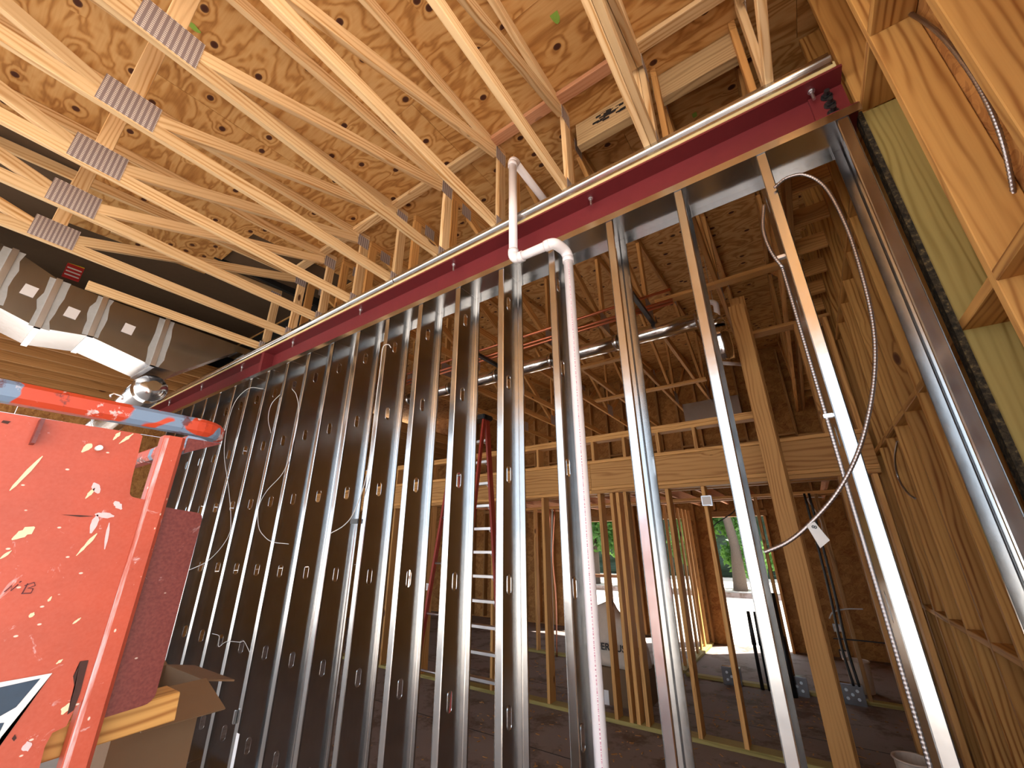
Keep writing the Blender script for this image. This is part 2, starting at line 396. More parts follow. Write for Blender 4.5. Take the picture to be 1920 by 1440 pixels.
# ------------------------------------------------------------------ roof trusses
CH, TH = 0.089, 0.038
BZ = 3.965            # underside of the bottom chords
def plate(parent, x, y, z, w, h, rot=0.0):
    o = mobj('nail_plate', plate_mesh(w, h), 'nail_plate', parent)
    c, s = math.cos(rot), math.sin(rot)
    o.matrix_basis = frame_matrix((x, y, z), (0, c, s), (0, -s, c), (1, 0, 0))
    return o
_pl = {}
def plate_mesh(w, h):
    if (w, h) not in _pl:
        bm = bmesh.new(); bbox(bm, (-w / 2, -h / 2, 0), (w / 2, h / 2, 0.003)); m = bpy.data.meshes.new('nail_plate'); bm.to_mesh(m); bm.free(); m.materials.append(MAT['nail_plate']); _pl[(w, h)] = m
    return _pl[(w, h)]
def truss(x, y0, y1, joints, tops, mat, label, group, end_post=None, name='roof_truss', plies=1):
    """bottom chord, sloped top chord, fan webs; joints: y of bottom panel points"""
    t = empty(name, (x, (y0 + y1) / 2, BZ)); tag(t, label, 'truss', group)
    for q in range(plies):
        xx = x - q * 0.04
        board('bottom_chord', (xx, y0, BZ + CH / 2), (xx, y1, BZ + CH / 2), CH, TH, (0, 0, 1), mat, t)
        board('top_chord', (xx, y0, deck(y0) - CH / 2 - 0.002), (xx, y1, deck(y1) - CH / 2 - 0.002), CH, TH, (0, 0, 1), mat, t)
        segs = []
        for y in joints:
            segs.append(((y, BZ + CH), (y, deck(y) - CH)))
            for ty in tops:
                if 0.5 < abs(ty - y) < 2.4: segs.append(((y + (0.05 if ty > y else -0.05), BZ + CH), (ty - (0.06 if ty > y else -0.06), deck(ty) - CH - 0.03)))
        for (ya, za), (yb, zb) in segs:
            board('web', (xx, ya, za), (xx, yb, zb), CH, TH - 0.001, (0, 1, 0) if abs(ya - yb) < 0.01 else (0, 0, 1), mat, t)
        if end_post:
            board('end_post', (xx, end_post, BZ + CH), (xx, end_post, deck(end_post) - CH), CH, TH, (0, 1, 0), mat, t)
    f = x + TH / 2
    for y in joints: plate(t, f, y + 0.0, BZ + 0.105, 0.255, 0.19)
    for ty in tops: plate(t, f, ty + 0.01, deck(ty) - 0.12, 0.13, 0.13)
    if end_post: plate(t, f, end_post - 0.03, BZ + 0.06, 0.10, 0.10)
    return t
TX = [-0.29 - 0.61 * k for k in range(-1, 8)]
for k, x in enumerate(TX):
    lab = 'pine roof truss bearing on the red beam, %s from the right wall' % ORD[k]
    truss(x, -3.4, 2.10, [0.085, -3.0], [2.02, -1.45], 'pine', lab, 'trusses in front of the partition', 2.055, plies=2 if k == 1 else 1)
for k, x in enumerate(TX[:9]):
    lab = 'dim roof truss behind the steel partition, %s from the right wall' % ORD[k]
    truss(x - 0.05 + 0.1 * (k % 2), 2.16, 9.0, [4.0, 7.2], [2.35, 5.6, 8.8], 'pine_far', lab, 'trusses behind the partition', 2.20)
t = truss(-5.17, 0.42, 2.10, [], [2.02], 'pine', 'short cut roof truss beside the sheet metal trunk duct', 'trusses in front of the partition', 2.055)
for i, (a, c) in enumerate((((1232, 572), (1500, 481)), ((1090, 692), (1200, 660)), ((1120, 754), (1323, 708)), ((985, 850), (1100, 812)))):
    A, C = onZ(*a, BZ - 0.02), onZ(*c, BZ - 0.02); y = (A.y + C.y) / 2
    o = board('lateral_brace', (A.x, y, BZ - 0.0195), (C.x, y, BZ - 0.0195), CH, TH, (0, 1, 0), 'pine_far'); tag(o, 'flat lateral brace under the back room trusses, %s from the partition' % ORD[i], 'wood brace', 'lateral braces')
# blocking between trusses
nb = 0
for k in range(len(TX) - 1):
    x1, x0 = TX[k] - 0.0188 - (0.04 if k == 1 else 0), TX[k + 1] + 0.0188
    y = 1.93
    b = board('blocking', (x0, y, deck(y) - 0.03), (x1, y, deck(y) - 0.03), CH, TH, (0, 1, 0.08), 'pine_pink' if k in (1, 2) else 'pine')
    tag(b, 'flat block under the roof deck before the beam, %s bay from right wall' % ORD[k], 'wood block', 'blocks under the deck')
    if k < 2:
        z = deck(2.28)
        b = board('blocking', (x0, 2.26, z - 0.13), (x1, 2.26, z - 0.13), 0.235, 0.075, (0, 0, 1), 'weathered')
        tag(b, 'deep weathered block above the red beam, %s bay from the right wall' % ORD[k], 'wood block', 'deep blocks over the beam')
    if k == 1:
        c = onY(1140, 212, 2.2215); bm = bmesh.new(); rg = random.Random(3)
        for q in range(26):
            x, z, w, h_ = c.x + rg.gauss(0, 0.055), c.z + rg.gauss(0, 0.022), rg.uniform(0.01, 0.035), rg.uniform(0.003, 0.012)
            bm.faces.new([bm.verts.new((x + sx * w, c.y - 0.0004 - 0.00001 * q, z + sz * h_)) for sx, sz in ((-1, -1), (1, -1), (1, 1), (-1, 1))])
        st_ = from_bm('ink_stamp', bm, 'print_black', b); st_.matrix_parent_inverse = b.matrix_basis.inverted()
# ------------------------------------------------------------------ steel beam, nailer, rail
BX0, BX1 = -9.0, 0.60
BB, BT = 3.585, 3.865
be = empty('steel_beam', (-4, 2.09, BB)); tag(be, 'long maroon painted steel beam over the stud partition', 'steel beam')
box('bottom_flange', (BX0, FY + 0.004, BB), (BX1, 2.215, BB + 0.013), 'beam_red', be)
box('top_flange', (BX0, FY + 0.004, BT - 0.013), (BX1, 2.215, BT), 'beam_red', be)
box('beam_web', (BX0, 2.085, BB + 0.013), (BX1, 2.095, BT - 0.013), 'beam_red', be)
box('stiffener', (-4.99, FY + 0.006, BB + 0.013), (-4.93, 2.085, BT - 0.013), 'beam_red', be)
box('end_plate', (0.46, 2.068, BB + 0.013), (0.60, 2.086, BT - 0.02), 'beam_red', be)
def bolt(bx, by, bz, axis, r, parent=None, mat='zinc_bolt', name='anchor_bolt', ln=0.06):
    t = parent or empty(name, (bx, by, bz))
    bm = bmesh.new(); a = Vector(axis)
    p = Vector((bx, by, bz))
    tube_bm([p, p + a * 0.004], r * 2.1, 16, bm=bm); tube_bm([p + a * 0.004, p + a * 0.016], r * 1.6, 6, bm=bm); tube_bm([p + a * 0.016, p + a * ln], r, 10, bm=bm)
    return from_bm('bolt', bm, mat, parent)
for i in range(8):
    x = 0.475 - 1.22 * i
    t = bolt(x, 2.03, BT - 0.0135, (0, 0, -1), 0.008); t.name = 'anchor_bolt'
    tag(t, 'zinc bolt hanging from the beam flange, %s from the bolted beam end' % ORD[i], 'bolt', 'bolts under the beam flange')
for i in range(3):
    t = bolt(0.53, 2.066, 3.69 + 0.058 * i, (0, -1, 0), 0.012, mat='black_plastic', ln=0.04); t.name = 'structural_bolt'
    tag(t, 'black structural bolt in the beam end plate, %s from the bottom' % ORD[i], 'bolt', 'black bolts of the beam end')
o = board('nailer_plate', (BX0, 2.09, BT + 0.0195), (BX1 - 0.02, 2.09, BT + 0.0195), 0.25, TH, (0, 1, 0), 'nailer'); tag(o, 'pale wooden nailer lying flat along the top of the red beam', 'wood plate')
o = empty('hold_down_rail', (-4, FY, BT + 0.04)); tag(o, 'rounded galvanized rail running along the top of the nailer', 'metal rail')
prof = [(-0.005, 0.0), (-0.005, 0.018)] + [(-0.005 - 0.020 * math.sin(math.pi * k / 8), 0.018 + 0.05 * k / 8) for k in range(1, 8)] + [(-0.005, 0.068), (-0.005, 0.086), (-0.001, 0.086), (-0.001, 0.0)]
for i in range(3):
    bm = extrude_poly(prof, 3.19)
    q = from_bm('rail_length', bm, 'galvanized', o); q.matrix_basis = frame_matrix((BX1 - 0.02 - 3.2 * (i + 1), FY, BT + 0.017), (0, 1, 0), (0, 0, 1), (1, 0, 0))
o = board('sill_plate', (BX0, 2.11, BT + 0.08), (BX1 - 0.02, 2.11, BT + 0.08), 0.21, 0.036, (0, 1, 0), 'pine_gold'); tag(o, 'flat wooden sill strip that the trusses bear on above the rail', 'wood plate')
# ------------------------------------------------------------------ steel stud partition
SD, SW, LIP, GT = 0.25, 0.045, 0.016, 0.0014
SH = BB - 0.009
HOLES = [0.265, 0.875, 1.485, 2.095, 2.705, 3.315]
def slot_pts(yc, zc, w=0.036, h=0.105, n=6):
    r = w / 2; pts = []
    for k in range(n + 1): a = math.pi * k / n; pts.append((yc + r * math.cos(a), zc + h / 2 - r + r * math.sin(a)))
    for k in range(n + 1): a = math.pi + math.pi * k / n; pts.append((yc + r * math.cos(a), zc - h / 2 + r + r * math.sin(a)))
    return pts
def web_mesh():
    bm = bmesh.new(); zs = [0.0] + [(HOLES[i] + HOLES[i + 1]) / 2 for i in range(len(HOLES) - 1)] + [SH]
    for i, zc in enumerate(HOLES):
        outer = [(0, zs[i]), (SD, zs[i]), (SD, zs[i + 1]), (0, zs[i + 1])]; hole = slot_pts(SD / 2, zc)[::-1]
        allp = outer + hole
        vs = [bm.verts.new((0, y, z)) for y, z in allp]
        for tri in tessellate_polygon([[Vector((y, z, 0)) for y, z in outer], [Vector((y, z, 0)) for y, z in hole]]):
            bm.faces.new([vs[q] for q in tri])
        hv = vs[4:]; rim = [bm.verts.new((0.003, y, z)) for y, z in hole]
        for q in range(len(hv)): bm.faces.new((hv[q], hv[(q + 1) % len(hv)], rim[(q + 1) % len(hv)], rim[q]))
    bmesh.ops.remove_doubles(bm, verts=bm.verts[:], dist=1e-5)
    bmesh.ops.recalc_face_normals(bm, faces=bm.faces[:])
    m = bpy.data.meshes.new('stud_web'); bm.to_mesh(m); bm.free(); m.materials.append(MAT['galvanized']); return m
def fl_mesh(front):
    t = GT; y0 = 0.0 if front else SD; s = 1 if front else -1; r = 0.004
    out = [(0, y0 + s * r), (r, y0), (SW - r, y0), (SW, y0 + s * r), (SW, y0 + s * LIP), (SW - t, y0 + s * LIP), (SW - t, y0 + s * (r + t)), (SW - r - t, y0 + s * t), (r + t, y0 + s * t), (t, y0 + s * (r + t))]
    bm = extrude_poly(out, SH); bmesh.ops.recalc_face_normals(bm, faces=bm.faces[:])
    m = bpy.data.meshes.new('stud_flange'); bm.to_mesh(m); bm.free(); m.materials.append(MAT['galvanized']); return m
WM, FM, RM = web_mesh(), fl_mesh(True), fl_mesh(False)
STUDX = [0.171 - 0.4072 * k for k in range(20)]
def steel_stud(x, label, flip=False):
    t = empty('steel_stud', (x, FY, 0.004)); tag(t, label, 'metal stud', 'steel studs of the partition')
    for nm, m in (('stud_web', WM), ('front_flange', FM), ('rear_flange', RM)):
        o = mobj(nm, m, 'galvanized', t); o.matrix_parent_inverse = Matrix()
        if flip: o.scale = (-1, 1, 1)
    return t
steel_stud(0.548, 'galvanized steel stud standing against the greenish treated post', True)
for k, x in enumerate(STUDX):
    steel_stud(x, 'slotted galvanized steel stud, %s from the treated post end of the partition' % ORD[k + 1] if k + 1 < len(ORD) else '')
tr = empty('top_track', (-4, FY, BB - 0.05)); tag(tr, 'galvanized top track capping the steel studs below the red beam', 'metal track')
box('track_web', (-8.0, FY - 0.003, BB - 0.0035), (0.556, FY + SD + 0.003, BB - 0.0005), 'galvanized', tr)
box('front_lip', (-8.0, FY - 0.0045, BB - 0.046), (0.60, FY - 0.002, BB), 'galvanized', tr)
box('rear_lip', (-8.0, FY + SD + 0.002, BB - 0.05), (0.556, FY + SD + 0.0045, BB), 'galvanized', tr)
tr = empty('bottom_track', (-4, FY, 0)); tag(tr, 'galvanized floor track under the steel studs', 'metal track')
box('track_web', (-8.0, FY - 0.003, 0.0005), (0.556, FY + SD + 0.003, 0.003), 'galvanized', tr)
# ------------------------------------------------------------------ framed wall on the right
def rstud(y, mat='pine_gold', x0=RX, d=0.14, z0=0.0, z1=None, th=TH):
    z1 = z1 or deck(y) - 0.10
    return board('wall_stud', (x0 + d / 2, y, z0), (x0 + d / 2, y, z1), d, th, (1, 0, 0), mat)
RY = [0.89, 1.29, 1.70] + [2.50 + 0.406 * i for i in range(17)]
for i, y in enumerate(RY):
    where = ('%s on the near side of the treated post' % ORD[2 - i]) if i < 3 else ('%s beyond the treated post' % ORD[i - 3])
    tag(rstud(y), 'golden right wall stud, ' + where, 'wood stud', 'studs of the right wall')
rs = rstud(2.079, 'pine_gold', RX, 0.14, 3.655); tag(rs, 'golden stud length standing above the treated post', 'wood stud')
t = rstud(2.079, 'treated', RX, 0.14, 0, 3.605); t.name = 'treated_post'
q = box('weathered_edge', (RX - 0.022, 2.045, 0.0), (RX - 0.001, 2.10, 3.605), 'moldy_edge', t); q.matrix_parent_inverse = t.matrix_basis.inverted(); tag(t, 'greenish pressure treated post at the end of the steel partition', 'wood post')
we = empty('wall_right', (RX + 0.15, 3.5, 0)); tag(we, 'OSB sheathing of the framed wall', kind='structure')
for j in range(7):
    for i in range(5):
        y0 = 0.70 + 1.22 * j; z0 = 1.22 * i
        box('osb_panel', (RX + 0.142, y0, z0), (RX + 0.155, y0 + 1.215, z0 + 1.215), 'osb', we)
for zi, (z, nm) in enumerate(((1.215, 'low'), (2.45, 'middle'), (3.63, 'high'))):
    ys = RY[1:3] + [2.079] + RY[3:]
    for i in range(len(ys) - 1):
        b = board('wall_block', (RX + 0.07, ys[i] + 0.02, z), (RX + 0.07, ys[i + 1] - 0.02, z), 0.14, TH, (1, 0, 0), 'pine_gold')
        w = 'in the bay before the treated post' if i == 1 else ('in the %s bay before the treated post' % ORD[1 - i] if i < 2 else 'in the %s bay past the treated post' % ORD[i - 2])
        tag(b, '%s row block of the right wall, %s' % (nm, w), 'wood block', 'blocks of the right wall')
# ------------------------------------------------------------------ framed wall with the timber header (middle of the back room)
HY = 4.80
def vstud(x, y, z0, z1, mat='pine_far', d=0.14, th=TH, name='wall_stud'):
    return board(name, (x, y + d / 2, z0), (x, y + d / 2, z1), d, th, (0, 1, 0), mat)
o = board('sole_plate', (-8.5, HY + 0.07, 0.019), (RX - 0.002, HY + 0.07, 0.019), 0.14, TH, (0, 1, 0), 'treated'); tag(o, 'treated sole plate on the slab under the header wall', 'wood plate')
low = [(-5.69, 0), (-4.86, 0), (-3.62, 0), (-2.81, 0), (-2.02, 1), (-1.865, 1), (-1.79, 1), (-1.70, 1), (-1.22, 0), (-0.845, 0), (-0.09, 0), (0.33, 0), (0.575, 0)]
for i, (x, pk) in enumerate(low):
    o = vstud(x, HY, 0.038, 2.262, 'pine_far')
    tag(o, ('packed stud below the timber header, %s in from the right wall' if pk else 'lone stud below the timber header, %s in from the right wall') % ORD[len(low) - 1 - i], 'wood stud', 'studs below the header')
h = empty('timber_header', (-4, HY, 2.262)); tag(h, 'knotty timber header beam spanning the back room', 'header beam')
for z0, z1, nm in ((2.262, 2.300, 'bottom_plate'), (2.302, 2.340, 'bottom_plate'), (2.342, 2.622, 'header_plank'), (2.624, 2.662, 'top_plate')):
    y0 = HY - 0.02 if nm == 'header_plank' else HY - 0.028
    for a, b in ((-8.5, -4.4), (-4.397, -2.1), (-2.097, RX - 0.002)):
        board(nm, (a, y0 + 0.075, (z0 + z1) / 2), (b, y0 + 0.075, (z0 + z1) / 2), 0.15, z1 - z0, (0, 1, 0), 'pine_far', h)
pony = [-0.84 - 0.406 * i for i in range(18)]
for i, x in enumerate(pony):
    tag(vstud(x, HY, 2.662, 2.905, 'pine_far', name='cripple_stud'), 'short cripple stud on the timber header, %s from the doubled post' % ORD[i], 'wood stud', 'cripple studs on the header')
for q in range(2):
    o = board('cap_plate', (-8.5, HY + 0.07, 2.925 + 0.039 * q), (-0.24, HY + 0.07, 2.925 + 0.039 * q), 0.14, TH, (0, 1, 0), 'pine_far'); tag(o, '%s cap plate over the short cripple studs' % ('lower', 'upper')[q], 'wood plate')
for i, x in enumerate((-0.085, 0.325, 0.575)):
    tag(vstud(x, HY, 2.662, 3.84, 'pine_far'), 'tall stud standing on the header, %s from the doubled post' % ORD[i], 'wood stud', 'tall studs on the header')
o = board('cap_plate', (-0.17, HY + 0.07, 3.86), (RX - 0.002, HY + 0.07, 3.86), 0.14, TH, (0, 1, 0), 'pine_far'); tag(o, 'cap plate across the tall studs right of the doubled post', 'wood plate')
# built-up post
o = empty('built_up_post', (-0.14, 4.25, 0)); tag(o, 'golden built-up timber post of four planks before the header', 'wood post')
for q in range(4):
    y = 4.27 + q * 0.0395
    board('post_ply', (-0.145 + 0.006 * q, y, 0), (-0.145 + 0.006 * q, y, 3.955 if q < 3 else 4.10), 0.14, TH, (1, 0, 0), 'pine_far', o)
# lookout blocks between the outer truss and the right wall
for i, y in enumerate(RY[3:18]):
    for z, d in ((4.075, 0.14),):
        o = board('lookout_block', (0.34 + 0.05, y + 0.05, z), (RX + 0.001, y + 0.05, z), d, TH, (0, 0, 1), 'pine_far'); tag(o, 'short lookout block beside the right wall, %s past the red beam' % ORD[i], 'wood block', 'lookout blocks by the right wall')
o = board('ledger', (0.37, 2.3, 4.06), (0.37, 9.0, 4.06), 0.185, TH, (0, 0, 1), 'rough_wood'); tag(o, 'dark ledger board carrying the lookout blocks', 'wood plate')
# ------------------------------------------------------------------ outer wall behind, with openings
DY = 9.10
wd = empty('wall_back', (-4, DY, 0)); tag(wd, 'OSB sheathed outer wall with door openings', kind='structure')
openx = [(-1.62, -0.64), (-2.95, -2.06), (-4.35, -3.25)]
edges = sorted([-10.0, RX + 0.15] + [v for p in openx for v in p])
for a, b in zip(edges, edges[1:]):
    if any(abs(a - p[0]) < 1e-6 for p in openx):
        box('osb_panel', (a, DY + 0.14, 2.20), (b, DY + 0.153, 2.603), 'osb', wd)
    else:
        box('osb_panel', (a, DY + 0.14, 0.0), (b, DY + 0.153, 1.22), 'osb', wd); box('osb_panel', (a, DY + 0.14, 1.22), (b, DY + 0.153, 2.603), 'osb', wd)
for i in range(9):
    for z in (2.603, 3.826, 5.046):
        a = -10 + 1.22 * i; b = min(a + 1.2198, RX + 0.15)
        box('osb_panel', (a, DY + 0.14, z), (b, DY + 0.153, min(z + (1.223 if z < 3 else 1.22), deck(DY + 0.15) + 0.004)), 'osb', wd)
n = 0
xs = [0.575 - 0.406 * i for i in range(22)]
for x in xs:
    inside = any(p[0] - 0.02 < x < p[1] + 0.02 for p in openx)
    o = vstud(x, DY, 2.30 if inside else 0.038, deck(DY) - 0.10, 'rough_wood'); tag(o, ('cripple stud over a door opening of the outer wall, %s from the right wall' if inside else 'dark outer wall stud, %s from the right wall') % ORD[n], 'wood stud', 'studs of the outer wall'); n += 1
n = 0
for p in openx:
    for x in p:
        o = vstud(x + (0.0 if x == p[0] else 0.0), DY - 0.002, 0.0, 2.16, 'pine_far'); o.name = 'door_jamb'; tag(o, '%s jamb stud beside a bright opening, counted from the lift side' % ORD[n], 'wood stud', 'jambs of the outer openings'); n += 1
    o = board('door_head', (p[0] - 0.05, DY + 0.06, 2.22), (p[1] + 0.05, DY + 0.06, 2.22), 0.14, 0.11, (0, 1, 0), 'rough_wood'); tag(o, 'dark head beam over the %s bright opening' % ('doorway by the OSB corner', 'gap behind the return wall', 'window with the mid rail')[openx.index(p)], 'header beam')
xs2 = [x for x in xs]
for i in range(len(xs2) - 1):
    a, b = xs2[i + 1] + 0.02, xs2[i] - 0.02
    for z, nm in ((2.75, 'lower'), (3.55, 'upper')):
        o = board('wall_block', (a, DY + 0.07, z + 0.05 * (i % 2)), (b, DY + 0.07, z + 0.05 * (i % 2)), 0.14, TH, (0, 1, 0), 'rough_wood'); tag(o, '%s row block of the outer wall, %s bay from the right wall' % (nm, ORD[i]), 'wood block', 'blocks of the outer wall')
o = board('mid_rail', (-4.33, DY + 0.05, 1.05), (-3.27, DY + 0.05, 1.05), 0.06, 0.05, (0, 0, 1), 'pine_pink'); tag(o, 'thin mid rail across the outer window opening', 'rail')
# sunlit return wall
for i in range(8):
    y = 6.98 + 0.285 * i
    o = board('return_stud', (-1.92, y, 0.038), (-1.92, y, 2.30), 0.095, 0.03, (0, 1, 0), 'pine_far'); tag(o, 'orange daylit stud of the return wall, %s from the doorway' % ORD[7 - i], 'wood stud', 'studs of the daylit return wall')
o = board('sole_plate', (-1.92, 6.98, 0.019), (-1.92, DY, 0.019), 0.14, TH, (1, 0, 0), 'treated'); tag(o, 'sole plate below the daylit return wall', 'wood plate')
# second framed wall
CYW = 6.85
for i, (a, b) in enumerate(((-5.2, -2.02), (-1.82, 0.60))):
    o = board('sole_plate', (a, CYW + 0.045, 0.019), (b, CYW + 0.045, 0.019), 0.09, TH, (0, 1, 0), 'treated'); tag(o, 'treated sole plate lying on the slab %s the daylit return wall' % ('left of', 'right of')[i], 'wood plate')
cw = [-4.95, -4.2, -4.02, -3.4, -2.6, -2.2, -2.1, -1.70, -0.55, 0.16, 0.50]
for i, x in enumerate(cw):
    o = vstud(x, CYW, 0.038, 2.30, 'pine_far' if i % 3 else 'rough_wood', 0.089); tag(o, 'slim stud of the second framed wall, %s from the right wall' % ORD[len(cw) - 1 - i], 'wood stud', 'studs of the second framed wall')
o = board('cap_plate', (-5.2, CYW + 0.045, 2.32), (0.60, CYW + 0.045, 2.32), 0.089, TH, (0, 1, 0), 'pine_far'); tag(o, 'cap plate along the second framed wall', 'wood plate')
# dropped ceiling joists between header and outer wall
for i in range(13):
    x = 0.30 - 0.5 * i
    o = board('ceiling_joist', (x, HY + 0.16, 2.46), (x, DY - 0.01, 2.46), 0.14, TH, (0, 0, 1), 'pine_pink'); tag(o, 'low ceiling joist behind the header, %s from the right wall' % ORD[i], 'joist', 'low ceiling joists')
for i, y in enumerate((5.6, 7.4)):
    o = board('cross_beam', (-5.8, y, 2.345), (0.6, y, 2.345), 0.05, 0.09, (0, 0, 1), 'rough_wood'); tag(o, 'dark cross beam under the low joists, %s' % ('nearer the header', 'nearer the outer wall')[i], 'joist')
# left side of the back room
wl = empty('wall_left', (-10, 2, 0)); tag(wl, 'OSB wall at the far left side', kind='structure')
for j in range(10):
    for i in range(0 if j > 3 else 2, 4): box('osb_panel', (-10.013, -3 + 1.22 * j, 1.22 * i), (-10, -3 + 1.22 * j + 1.215, 1.22 * i + 1.215), 'osb', wl)
# joists of the dim ceiling beyond the duct
for i in range(7):
    x = -6.75 - 0.45 * i
    o = board('roof_joist', (x, -3.0, 4.03), (x, 9.0, 4.03), 0.185, TH, (0, 0, 1), 'rough_wood'); tag(o, 'brown roof joist beyond the sheet metal duct, %s from it' % ORD[i], 'joist', 'joists beyond the duct')
for j in range(10): box('osb_panel', (-10, -3.0 + 1.22 * j, 4.125), (-6.7, -3.0 + 1.22 * j + 1.215, 4.14), 'osb', ce)
# ------------------------------------------------------------------ piping above the back room
PZ = 3.90
for i, (a, b, w) in enumerate((((1258, 542), (977, 632), 'nearest the partition'), ((1261, 561), (977, 647), 'in the middle'), ((1262, 567), (977, 655), 'nearest the round duct'))):
    A = onZ(*a, PZ); B = onZ(*b, PZ); d = (B - A); B = A + d * (5.2 / d.length); B.y = A.y + (B.y - A.y) * 0.3
    o = tube('copper_pipe', [A, B], 0.014, 'copper', seg=10); tag(o, 'long red copper pipe under the trusses, %s' % w, 'pipe', 'copper pipes')
y1 = onZ(1195, 560, PZ)
for i, x in enumerate((y1.x, y1.x - 2.0)):
    bm = bmesh.new(); bbox(bm, (x - 0.02, 3.30, PZ - 0.055), (x + 0.02, 4.15, PZ - 0.016))
    o = from_bm('strut_channel', bm, 'black_steel'); tag(o, 'black strut channel under the copper pipes, %s' % ('beside the duct elbow', 'behind the plastic riser')[i], 'bracket')
    for yy in (3.32, 4.12): from_bm('hanger_rod', tube_bm([(x, yy, PZ - 0.016), (x, yy, BZ + 0.05)], 0.005, 6), 'black_steel', o)
# round duct
A = Vector((-0.50, 3.98, 3.76)); B = Vector((-4.6, 3.98, 3.76))
o = empty('round_duct', A); tag(o, 'shiny round metal duct with an elbow below the copper pipes', 'duct')
n = 5
for i in range(n):
    p0 = A.lerp(B, i / n); p1 = A.lerp(B, (i + 1) / n)
    tube('duct_length', [p0, p1], 0.085, 'duct_shiny', o, 28)
    tube('collar', [p1 + Vector((0.02, 0, 0)), p1 - Vector((0.02, 0, 0))], 0.089, 'duct_shiny', o, 28)
eb = bend(A + Vector((0.0, 0, 0)), A + Vector((0.17, 0.0, 0)), A + Vector((0.17, 0.0, -0.3)), 0.14, 5)
for i in range(len(eb) - 1): tube('elbow_gore', [eb[i], eb[i + 1]], 0.088, 'duct_shiny', o, 28)
e = eb[-1]
tube('foil_sleeve', [e, e + Vector((0, 0.02, -0.08)), e + Vector((0.01, 0.05, -0.2)), e + Vector((0.01, 0.09, -0.30))], 0.09, 'foil', o, 20, radii=[0.086, 0.095, 0.088, 0.078])
# white drain beyond the partition
pts = [onY(1318, 568, 4.5), onY(1342, 566, 4.5), onY(1350, 632, 4.5), onY(1368, 637, 4.5)]
path = [pts[0]] + bend(pts[0], pts[1], pts[2], 0.06) + bend(pts[1], pts[2], pts[3], 0.06) + [pts[3]]
o = tube('drain_pipe', path, 0.03, 'pvc', seg=14); tag(o, 'short white plastic drain bend beside the built-up post', 'pipe')
q = path[3]; from_bm('pipe_hanger', tube_bm([q, (q.x, q.y, deck(q.y) - 0.002)], 0.004, 6), 'zinc_bolt', o)
o = tube('drain_pipe', [onZ(1345, 680, BZ - 0.024), onZ(1390, 683, BZ - 0.024)], 0.025, 'pvc', seg=12); tag(o, 'white plastic pipe end behind the built-up post', 'pipe')
# far grey duct box
a = onY(1295, 745, 7.5); b = onY(1375, 785, 7.5)
o = box('plenum_box', (a.x - 0.12, 7.3, 3.64), (a.x + 0.75, 7.7, 3.962), 'galvanized_duct'); tag(o, 'bluish sheet metal plenum hung far back under the trusses', 'duct')
# ------------------------------------------------------------------ white plastic riser on the partition
rr = 0.0305
v = empty('plastic_riser', (-1.28, 1.90, 3.5)); tag(v, 'white plastic drain pipe jogging down past the beam into the studs', 'pipe')
py = 1.905
T0 = onY(958, 300, py); B0 = onY(966, 486, py); xA = (T0.x + B0.x) / 2
zt, zb = T0.z, B0.z
topend = Vector((xA - 0.02, 3.0, zt + 0.02)); top = Vector((xA, py, zt)); bot = Vector((xA, py, zb))
C1 = onY(1030, 468, py); jx = -0.938; jog = Vector((C1.x + 0.035, py, zb - 0.006)); down_y = 2.03
jog2 = Vector((jx, down_y, zb - 0.012)); foot = Vector((jx, down_y, 0.006))
seg = lambda nm, pts, r=rr: tube(nm, pts, r, 'pvc', v, 20)
e1 = bend(topend, top, bot, 0.05); e2 = bend(top, bot, jog, 0.05); mid = bot.lerp(jog, 0.62)
seg('pipe_run', [topend, e1[0]]); seg('pipe_run', [e1[-1], e2[0]]); seg('elbow', e1, rr + 0.005); seg('elbow', e2, rr + 0.005)
e3 = bend(bot, jog, jog2, 0.04); e4 = bend(jog, jog2, foot, 0.055)
seg('pipe_run', [e2[-1], e3[0]]); seg('elbow', e3 + e4, rr + 0.005); seg('pipe_run', [e4[-1], foot])
for p, d in ((e1[-1], (0, 0, -1)), (e2[0], (0, 0, 1)), (e2[-1], (jog - bot).normalized()), (e3[0], (bot - jog).normalized()), (e4[-1], (0, 0, -1))):
    p = Vector(p); seg('coupling', [p - Vector(d) * 0.004, p + Vector(d) * 0.032], rr + 0.006)
t = NT('pipe_print'); p = t.coord(False)
z = t.new('ShaderNodeSeparateXYZ', i0=p).outputs[2]
nz = t.noise(t.new('ShaderNodeCombineXYZ', i2=t.math('MULTIPLY', z, 130.0)).outputs[0], 1.0, 2)
t.fin(t.mix(t.ramp(nz, [(0.47, 0.0), (0.52, 1.0)]), (0.84, 0.80, 0.83), (0.50, 0.20, 0.30)), 0.4)
ang = math.atan2(-down_y, 0.10 - jx)
bm = bmesh.new(); w = 0.05; vs = []
for zz in (0.02, zb - 0.12):
    vs += [bm.verts.new((jx + (rr + 0.0006) * math.cos(ang + s * w), down_y + (rr + 0.0006) * math.sin(ang + s * w), zz)) for s in (-1.6, -1, 0.0, 1, 1.6)]
for k in range(4): bm.faces.new((vs[k], vs[k + 1], vs[k + 6], vs[k + 5]))
from_bm('printed_line', bm, 'pipe_print', v)
